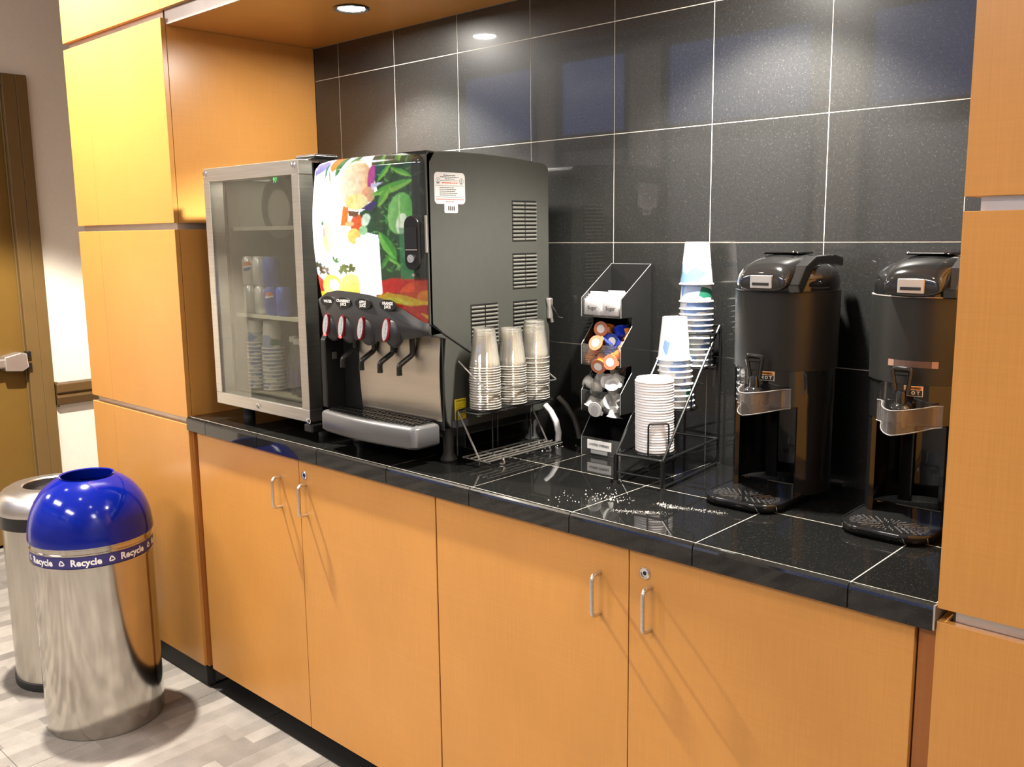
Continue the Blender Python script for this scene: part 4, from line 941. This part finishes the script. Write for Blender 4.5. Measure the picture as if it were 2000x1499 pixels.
def place_pod(kind, loc, rot, label, group):
    if kind in usedp: o = copy_tree(protos[kind])
    else: o = protos[kind]; usedp.add(kind)
    if rnd.random() < .6 and 'lid' not in label and .8 < rot[0] < 2.5: rot = (-rot[0], rot[1], rot[2])
    o.location = loc; o.rotation_euler = rot; o.scale = (1.25,) * 3; o['label'] = label; o['category'] = 'creamer'; o['group'] = group
# (x, z, depth) as seen in the two bins, front ones low, back ones high
B2 = [('orange', 1.280, 1.160, -.112, (1.3, .2, 1.2), 'orange creamer tub lying at the lower left of the second tier'),
      ('orange', 1.278, 1.183, -.110, (.6, .5, .5), 'orange creamer tub above the lower left one'),
      ('orange', 1.312, 1.162, -.118, (1.9, .1, .3), 'orange creamer with its round foil lid facing out, bottom middle'),
      ('orange', 1.340, 1.176, -.112, (1.2, .3, -1.1), 'bright orange creamer tub on its side at the front right'),
      ('orange', 1.300, 1.200, -.108, (1.1, -.6, .4), 'orange creamer with a sunlit pale lid in the middle of the second tier'),
      ('orange', 1.306, 1.222, -.090, (-.5, .4, .9), 'upright orange tub above the pale lidded one'),
      ('orange', 1.292, 1.240, -.078, (1.5, .0, .2), 'orange creamer with a white printed lid at the top left of the second tier'),
      ('orange', 1.350, 1.242, -.070, (.2, 2.8, .2), 'upturned orange creamer at the top right of the second tier'),
      ('orange', 1.330, 1.160, -.085, (.3, 1.2, .1), 'orange creamer half hidden at the bottom of the second tier'),
      ('orange', 1.275, 1.210, -.075, (1.0, .6, 2.1), 'brownish orange creamer at the far left behind the others'),
      ('blue', 1.338, 1.212, -.092, (1.45, .1, .15), 'blue creamer with a white printed lid facing out'),
      ('blue', 1.350, 1.194, -.108, (2.4, .9, .6), 'blue creamer lying at the right edge of the second tier'),
      ('blue', 1.351, 1.222, -.090, (-.7, -.5, .3), 'blue creamer with a bright base, topmost at the right edge'),
      ('blue', 1.322, 1.200, -.100, (.4, .6, .0), 'blue creamer wedged behind the pale lidded orange one'),
      ('orange', 1.345, 1.164, -.110, (1.5, .1, .2), 'orange creamer at the bottom right corner of the second tier'),
      ('orange', 1.300, 1.176, -.100, (2.6, .3, .5), 'orange tub base showing between the two lower left ones'),
      ('orange', 1.341, 1.188, -.085, (.9, 1.1, .5), 'orange creamer between the two blue ones on the right')]
for k, x, z, y, r_, lab in B2: place_pod(k, (x, y, z - .008), r_, lab, 'creamers in the second tier')
B3 = [(1.277, 1.043, -.113, (1.5, .2, 1.4), 'at the lower left corner'), (1.288, 1.068, -.115, (2.9, .35, .2), 'standing on its lid above the lower left one'), (1.318, 1.056, -.117, (1.2, .7, 1.0), 'lying slantwise at the front middle'),
      (1.336, 1.046, -.113, (1.6, .0, .9), 'with its base showing at the bottom right of the middle'), (1.352, 1.052, -.117, (3.0, .05, .1), 'upside down in the right front corner'), (1.278, 1.094, -.103, (1.1, -.6, 1.3), 'jutting out at the left edge'),
      (1.300, 1.092, -.100, (1.5, -.4, -.8), 'lying across the middle, lid to the right'), (1.318, 1.106, -.092, (1.3, .5, .3), 'with a printed lid above the middle'), (1.345, 1.092, -.106, (.9, .1, .2), 'with its round printed lid turned up at the front right'),
      (1.285, 1.118, -.086, (2.2, .2, .7), 'topmost at the left'), (1.312, 1.127, -.072, (1.2, 1.1, .2), 'topmost in the middle, behind the others'), (1.338, 1.122, -.078, (2.7, .2, .4), 'base up behind the printed lid'),
      (1.352, 1.108, -.098, (.6, -.5, -.4), 'leaning on the slanted right edge'), (1.330, 1.100, -.088, (2.4, -.5, 1.1), 'buried between its neighbours'),
      (1.300, 1.044, -.110, (1.7, .4, .2), 'lid outward at the bottom, second from the left'), (1.345, 1.072, -.102, (2.2, .6, .9), 'on its side above the right front corner'), (1.270, 1.075, -.095, (.7, .2, .9), 'at the left wall behind the front row')]
for x, z, y, r_, lab in B3: place_pod('white', (x, y, z - .006), r_, 'white creamer pod ' + lab, 'white creamers in the third tier')

# ================================================================ paper cup and lid rack
pr_ = thing('cup_and_lid_rack', 'stepped black wire rack with a lid stack in front and two paper cup stacks behind', 'rack', (1.549, -.293, HC), math.radians(5.5))
# local frame: x across (-.058 .. .058), y back (0 .. .275)
fr = B(); w2 = .059; zb = .0035; zm = .066; zt = .338; r_ = .0032
def L(*p): return p
fr.tube(fillet([(-w2, 0, zm), (w2, 0, zm), (w2, .275, zm), (-w2, .275, zm)], .006, closed=True), r_, 8, closed=True)
fr.tube([(-w2, 0, zb + .022), (w2, 0, zb + .022)], r_ * .8, 8)
fr.tube([(w2, .0, zb + .003), (w2, .275, zb + .003)], r_ * .8, 8).tube([(-w2, .0, zb + .003), (-w2, .275, zb + .003)], r_ * .8, 8)
for sx_ in (-1, 1):
    fr.tube([(sx_ * w2, 0, zb), (sx_ * w2, 0, zm)], r_ * 1.7, 8)
    fr.tube([(sx_ * w2, .275, zb), (sx_ * w2, .275, zt)], r_, 8)
    fr.tube([(sx_ * w2, .0, zm), (sx_ * w2, .268, zt)], r_, 8)
fr.tube([(-w2, .268, zt), (w2, .268, zt)], r_, 8)
fr.build('frame', WIRE, pr_, world=False)
for sx_ in (-1, 1):
    for y in (0, .275): B().cyl(.0058, .0, .006, (sx_ * w2, y), 12).build('foot', RUBBER, pr_, world=False)
def ring(cy_, z, r, cut=0):
    return [((cy_ - .07) * .1 + r * math.cos(2 * PI * k / 32), cy_ + r * math.sin(2 * PI * k / 32), z) for k in range(32)]
h1_ = B()
for (cy_, z0, z1) in ((.160, .155, .212), (.236, .243, .322)):
    for z in (z0, z1): h1_.tube(ring(cy_, z, .0455), .0021, 8, closed=True)
    for a in (-150, -90, -20, 60, 120): h1_.tube([((cy_ - .07) * .1 + .0455 * math.cos(math.radians(a)), cy_ + .0455 * math.sin(math.radians(a)), z0), ((cy_ - .07) * .1 + .0455 * math.cos(math.radians(a)), cy_ + .0455 * math.sin(math.radians(a)), z1)], .0021, 8)
    h1_.tube([(-w2, cy_ + .03, z1), (w2, cy_ + .03, z1)], .0021, 8)
    h1_.tube([(-.045, cy_, z0), (.045, cy_, z0)], .0018, 8).tube([(0, cy_ - .045, z0), (0, cy_ + .045, z0)], .0018, 8)
h1_.build('cup_holders', WIRE, pr_, world=False)
lh = B()
lh.tube(ring(.070, zm + .001, .046), .0021, 8, closed=True).tube([(-w2, .07, zm), (w2, .07, zm)], .0018, 8)
for a in (-50, 130): 
    a0, a1 = math.radians(a - 28), math.radians(a + 28); q = .0485
    lh.tube(fillet([(q * math.cos(a0), .070 + q * math.sin(a0), zm), (q * math.cos(a0), .070 + q * math.sin(a0), zm + .073), (q * math.cos(a1), .070 + q * math.sin(a1), zm + .073), (q * math.cos(a1), .070 + q * math.sin(a1), zm)], .008), .0021, 8)
lh.build('lid_holder', WIRE, pr_, world=False)
ca5, sa5 = math.cos(math.radians(5.5)), math.sin(math.radians(5.5))
def rack_pt(x, y, z): return (1.549 + x * ca5 - y * sa5, -.293 + x * sa5 + y * ca5, HC + z)
lidp = B().lathe([(.0395, .0), (.0426, .0001), (.0436, .0012), (.0438, .0028), (.0434, .0044), (.0424, .0055), (.0405, .0062), (.0400, .0100), (.0385, .0106), (.0355, .0102), (.0350, .0066), (.0001, .0064)], n=44).build('cup_lid', mat('white_lid_plastic', (.86, .85, .87), .35))
NL = 27
for i in range(NL):
    o = lidp if i == 0 else lidp.copy()
    if i: COL.objects.link(o)
    p = rack_pt(.0003 * math.sin(i * 1.7) - .0001 * i, .070 + .0002 * math.cos(i * 2.3), zm + .004 + i * .0060); o.location = p
    tag(o, nth(i, NL, 'white cup lid') + ' of the lid stack', 'lid', 'stacked white cup lids')
p = rack_pt(.009, .160, .158)
stack(p[0], p[1], p[2], 9, .0130, 'front paper cup stack in the rack', 'printed paper cups in the rack', gaps={4: .016, 7: .014}, lean=(-.0014, 0))
p = rack_pt(.017, .234, .246)
stack(p[0], p[1], p[2], 13, .0128, 'rear paper cup stack in the rack', 'printed paper cups in the rack', gaps={5: .0165, 10: .017, 11: .040}, lean=(-.0002, 0))

# ================================================================ coffee urns
HOTO = mat('orange_print', (.80, .30, .02), .5)
URN_S = BLACKM
def urn(label, x, extra):
    t = thing('coffee_urn', label, 'coffee urn', (x, -.120, HC), 0, 'black coffee urns')
    R_ = .105
    bk = lambda b, nm, m, par=t, **k: b.build(nm, m, par, world=False, **k)
    # matte jacket
    bk(B().lathe([(R_ - .003, .276), (R_, .277), (R_ + .0012, .434), (R_ - .001, .4355), (R_ - .006, .4355)], n=72), 'jacket', BLACKM)
    bk(B().lathe([(R_ - .0015, .4345), (R_ + .0016, .4350), (R_ + .0016, .4362), (R_ - .002, .4368)], n=72), 'jacket_seam', ALU if extra else GREYP)
    # glossy skirt below the jacket, then the stand: a shell open to the front
    bk(B().lathe([(R_ - .004, .205), (R_ - .002, .203), (R_ - .002, .277), (R_ - .010, .277)], n=72), 'skirt', BLACKG)
    op0, op1 = -90 - 46, -90 + 42
    a0, a1 = math.radians(op1), math.radians(op0 + 360); prof_ = [(R_ - .012, .018), (R_ - .003, .018), (R_ - .003, .2045), (R_ - .012, .2045), (R_ - .012, .018)]
    s_ = B().lathe(prof_, n=60, a0=a0, a1=a1)
    for a in (a0, a1):
        s_.add([(q[0] * math.cos(a), q[0] * math.sin(a), q[1]) for q in prof_[:4]], [(0, 1, 2, 3)])
    bk(s_, 'stand', BLACKG)
    bk(B().cyl(R_ - .013, .1985, .2035, n=48), 'urn_floor', BLACKP)
    bk(B().box(-.056, -.030, .035, .041, .018, .2).box(.022, .05, .035, .041, .018, .2), 'inner_ribs', BLACKG)
    # drip tray
    A = []
    for (cx_, cy_, a) in ((.026, -.142, -90), (.056, -.02, 0), (-.070, -.02, 90), (-.040, -.142, 180)):
        rr_ = .052 if cy_ < -.1 else .024; A += arc(cx_, cy_, rr_, a, a + 90, 8)
    def scaleP(P, k): return [(x_ * k, -.09 + (y_ + .09) * k) for x_, y_ in P]
    n_ = len(A); vs = []
    for k_, z_ in ((.90, 0), (.97, .004), (1.0, .014), (1.0, .017), (.985, .0195), (.955, .0195), (.945, .0175)): vs += [(x_, y_, z_) for x_, y_ in scaleP(A, k_)]
    fs = [list(range(n_))[::-1], list(range(6 * n_, 7 * n_))]
    for k in range(6):
        for i in range(n_): fs.append([k * n_ + i, k * n_ + (i + 1) % n_, (k + 1) * n_ + (i + 1) % n_, (k + 1) * n_ + i])
    tr = bk(B().add(vs, fs, True), 'drip_tray', BLACKG, ang=50)
    g = B()
    for k, (r0, n2) in enumerate(((.018, 10), (.028, 16), (.038, 22), (.048, 28), (.058, 34))):
        for i in range(n2):
            a = 2 * PI * i / n2
            if abs(r0 * math.sin(a)) > .038: continue
            M_ = Matrix.Translation((-.006 + r0 * 1.15 * math.cos(a), -.140 + r0 * .82 * math.sin(a), .0178)) @ Matrix.Rotation(a, 4, 'Z')
            g.box(-.0046, .0046, -.0009, .0009, 0, .0008, M=M_)
    bk(g, 'grille', mat('tray_slots', (.22, .21, .20), .2, metal=.6) if extra is None else MATS['tray_slots'], tr)
    # shoulder and lid: softly domed
    bk(B().lathe([(R_ - .002, .4365), (R_ - .001, .452), (R_ - .004, .467), (R_ - .010, .479), (R_ - .020, .488), (R_ - .034, .494), (.0001, .500)], n=72), 'shoulder', BLACKG)
    # broad hood running front to back with the gauge window in its nose
    sec = []   # (y, half width, z bottom, z top)
    for y_, hw_, zb_, zt_ in ((-.122, .038, .443, .452), (-.121, .044, .437, .470), (-.116, .047, .434, .480), (-.100, .049, .436, .494), (-.075, .051, .452, .503), (-.040, .053, .468, .509), (0, .053, .475, .511), (.04, .050, .475, .508), (.070, .045, .470, .500), (.088, .036, .465, .488)):
        sec.append([(-hw_, y_, zb_), (-hw_ * 1.02, y_, zb_ + (zt_ - zb_) * .55), (-hw_ * .90, y_, zb_ + (zt_ - zb_) * .85), (-hw_ * .55, y_, zt_ - .001), (0, y_, zt_ + .001), (hw_ * .55, y_, zt_ - .001), (hw_ * .90, y_, zb_ + (zt_ - zb_) * .85), (hw_ * 1.02, y_, zb_ + (zt_ - zb_) * .55), (hw_, y_, zb_)])
    vs = [p for s2 in sec for p in s2]; fs = []
    for j in range(len(sec) - 1):
        for i in range(9): fs.append((j * 9 + i, j * 9 + (i + 1) % 9, (j + 1) * 9 + (i + 1) % 9, (j + 1) * 9 + i))
    fs += [tuple(range(9)), tuple((len(sec) - 1) * 9 + i for i in range(8, -1, -1))]
    vs = [(p[0] * 1.12 + .004, p[1], p[2]) for p in vs]; hood = bk(B().add(vs, fs, True), 'hood', BLACKG, ang=60); md = hood.modifiers.new('sub', 'SUBSURF'); md.levels = 2; md.render_levels = 2
    gw = bk(B().prism([(-.023, .449), (.023, .449), (.023, .4745), (-.023, .4745)], -.1222, -.1150, 'y', M=Matrix.Translation((.004, -.004, -.005))), 'gauge_window', mat('gauge_glass', (.46, .46, .46), .25) if extra is None else MATS['gauge_glass'], hood, bevel=.001); gw['label'] = 'pale grey gauge window'
    bk(B().box(-.014, .022, -.1272, -.1260, .4495, .4550), 'gauge_bar', GREYP, hood)
    # carrying handle: arched band from the hood down to the sides
    for sx_ in (1,):
        hb = B().prism([(-.104, .434), (-.090, .436), (-.066, .462), (-.030, .481), (.060, .487), (.092, .482), (.092, .500), (.050, .5075), (-.035, .506), (-.080, .488), (-.110, .452)], sx_ * .052, sx_ * .078, 'x'); bk(hb, 'handle', BLACKG, bevel=.003)

    # brew-through knob on top
    bk(B().box(-.040, .040, -.038, .030, .509, .5145, c=.002).box(-.034, .034, -.046, -.036, .510, .5155, c=.002), 'top_knob', BLACKG, bevel=.002)
    # side hinge bumps
    for sx_ in (-1, 1): bk(B().sphere(1, (sx_ * .082, .01, .468), (.017, .03, .014), 16), 'lid_latch', BLACKG)
    # faucet
    fy = -R_ - .026
    f_ = bk(B().tube([(0, -R_ + .004, .232), (0, fy, .232)], .013, 16).lathe([(.0001, .200), (.010, .200), (.0125, .203), (.0135, .214), (.016, .222), (.0190, .232), (.0195, .238), (.0165, .243), (.0105, .246), (.0095, .262), (.0078, .268), (.0001, .270)], (0, fy, 0), 24), 'faucet', BLACKG)
    lev = B().tube(fillet([(-.010, fy + .002, .262), (-.0165, fy - .002, .302), (-.015, fy - .003, .309), (.015, fy - .003, .309), (.0165, fy - .002, .302), (.010, fy + .002, .262)], .006), .0040, 10).box(-.013, .013, fy - .005, fy + .001, .296, .305, c=.002).box(-.004, .004, fy - .004, fy + .001, .262, .275)
    bk(lev, 'lever', BLACKG, f_)
    # clear guard wrapped round the faucet
    gp = []
    for k in range(25):
        u = k / 24 * 2 - 1; a = u * 1.0
        gx_ = .064 * u; bulge = math.cos(min(abs(u) / .78, 1) * PI / 2) ** .8 if abs(u) < .78 else 0
        gp.append((gx_ * (1 if u > 0 else .86), -R_ + .006 - .070 * bulge - .006 * (1 - u * u)))
    ou = gp; inn = [(x_ * .93, y_ + .0035) for x_, y_ in gp]; n_ = len(gp)
    def zt_of(i): u = abs(i / 24 * 2 - 1); return .242 - (.004 * (1 - u))
    vs = []; 
    for i in range(n_):
        zt_ = zt_of(i); zb_ = .203 - .010 * (1 - abs(i / 12 - 1))
        vs += [(ou[i][0], ou[i][1], zb_), (ou[i][0], ou[i][1], zt_), (inn[i][0], inn[i][1], zt_), (inn[i][0], inn[i][1], zb_)]
    fs = []
    for i in range(n_ - 1):
        for q in range(4): fs.append((i * 4 + q, i * 4 + (q + 1) % 4, (i + 1) * 4 + (q + 1) % 4, (i + 1) * 4 + q))
    fs += [(0, 1, 2, 3), tuple((n_ - 1) * 4 + q for q in (3, 2, 1, 0))]
    gd = bk(B().add(vs, fs, True), 'faucet_guard', ACRYL2, ang=50)
    bk(B().tube([(v_[0], v_[1] - .0004, zt_of(i)) for i, v_ in enumerate(ou)], .0011, 6).tube([(v_[0], v_[1] - .0004, .203 - .010 * (1 - abs(i / 12 - 1))) for i, v_ in enumerate(ou)], .0010, 6), 'guard_edges', EDGEA, gd)
    # HOT warning sticker, curved on the skirt
    def curv(v, az, z0): a = az + v[0] / (R_ - .001); return ((R_ - .0012) * math.cos(a), (R_ - .0012) * math.sin(a), z0 + v[1])
    az = math.radians(-90 + 6)
    def patch(x0, x1, z0, z1, dr=0, n2=5):
        b = B(); vs = []
        for i in range(n2 + 1):
            a = az + (x0 + (x1 - x0) * i / n2) / R_; q = R_ - .0016 + dr; vs += [(q * math.cos(a), q * math.sin(a), z0), (q * math.cos(a), q * math.sin(a), z1)]
        return b.add(vs, [(2 * i, 2 * i + 2, 2 * i + 3, 2 * i + 1) for i in range(n2)])
    stk = bk(patch(-.017, .017, .2555, .2745), 'warning_sticker', PAPERW); stk['label'] = 'small orange and black HOT warning sticker'
    bk(patch(-.016, .016, .2672, .2738, .0002), 'orange_strip', HOTO, stk)
    bk(patch(-.016, .016, .2562, .2668, .0002), 'black_strip', INK, stk)
    tv_, tf_ = text_geo('H O T', .0085, .0003); bk(B().add([curv(v, az, .2615) for v in [(q[0], q[1]) for q in tv_]], tf_), 'lettering', PAPERW, stk)
    tv_, tf_ = text_geo('WARNING', .0052, .0003); bk(B().add([curv(v, az, .2703) for v in [(q[0], q[1]) for q in tv_]], tf_), 'lettering', INK, stk)
    if extra:
        def patch2(az_, x0, x1, z0, z1, dr, n2=8):
            vs = []
            for i in range(n2 + 1):
                a = az_ + (x0 + (x1 - x0) * i / n2) / R_; q = R_ + .0006 + dr; vs += [(q * math.cos(a), q * math.sin(a), z0), (q * math.cos(a), q * math.sin(a), z1)]
            return B().add(vs, [(2 * i, 2 * i + 2, 2 * i + 3, 2 * i + 1) for i in range(n2)])
        st2 = bk(patch2(math.radians(-84), -.050, .040, .3085, .3205, .0002), 'name_strip', mat('strip_brown', (.10, .06, .05), .4)); st2['label'] = 'narrow worn strip label across the jacket'
        bk(patch2(math.radians(-84), -.050, -.038, .3085, .3205, .0004, 2), 'strip_end', mat('strip_pink', (.33, .20, .15), .5), st2); bk(patch2(math.radians(-84), .029, .040, .3085, .3205, .0004, 2), 'strip_end', MATS['strip_pink'], st2)
    return t
urn('black coffee urn beside the paper cup rack, with a clear faucet guard', 1.800, None)
urn('black coffee urn half hidden by the right wood pillar, with a worn strip label', 2.092, True)

# ================================================================ spilt sugar, crumbs
SUGM = mat('sugar_grains', (.85, .83, .78), .5)
def grains(name, spots, n_, label, rmin, rmax, seed):
    r2 = random.Random(seed); b = B()
    for k in range(n_):
        (x0, y0), (x1, y1), wd = spots[k % len(spots)]; t_ = r2.random()
        x = x0 + (x1 - x0) * t_ + r2.gauss(0, wd); y = y0 + (y1 - y0) * t_ + r2.gauss(0, wd); q = r2.uniform(rmin, rmax) * (2.0 if r2.random() < .05 else 1)
        if not (-.53 < y < -.01): continue
        b.add([(x - q, y, HC + .0001), (x, y - q * .8, HC + .0001), (x + q, y + .1 * q, HC + .0001), (x, y + q, HC + .0001), (x, y, HC + q * 1.1 + .0001)], [(0, 1, 4), (1, 2, 4), (2, 3, 4), (3, 0, 4), (3, 2, 1, 0)])
    o = b.build(name, SUGM); o['kind'] = 'stuff'; o['label'] = label; o['category'] = 'crumbs'
grains('sugar_crumbs', [((1.47, -.50), (1.56, -.40), .020), ((1.48, -.43), (1.53, -.37), .018), ((1.53, -.42), (1.60, -.40), .012)], 85, 'white sugar crumbs scattered on the countertop in front of the condiment organiser', .0007, .0016, 5)
grains('sugar_trail', [((1.655, -.375), (1.70, -.375), .006), ((1.70, -.375), (1.79, -.345), .005)], 420, 'fine trail of spilt sugar on the countertop before the first coffee urn', .0003, .0007, 6)
grains('sugar_smear', [((1.615, -.475), (1.70, -.425), .006)], 260, 'smear of spilt sugar on the countertop in front of the lid stack', .0003, .0007, 8)
grains('napkin_crumbs', [((1.10, -.17), (1.17, -.09), .018)], 34, 'small pale crumbs on the countertop under the wire cup rack', .0006, .0018, 9)
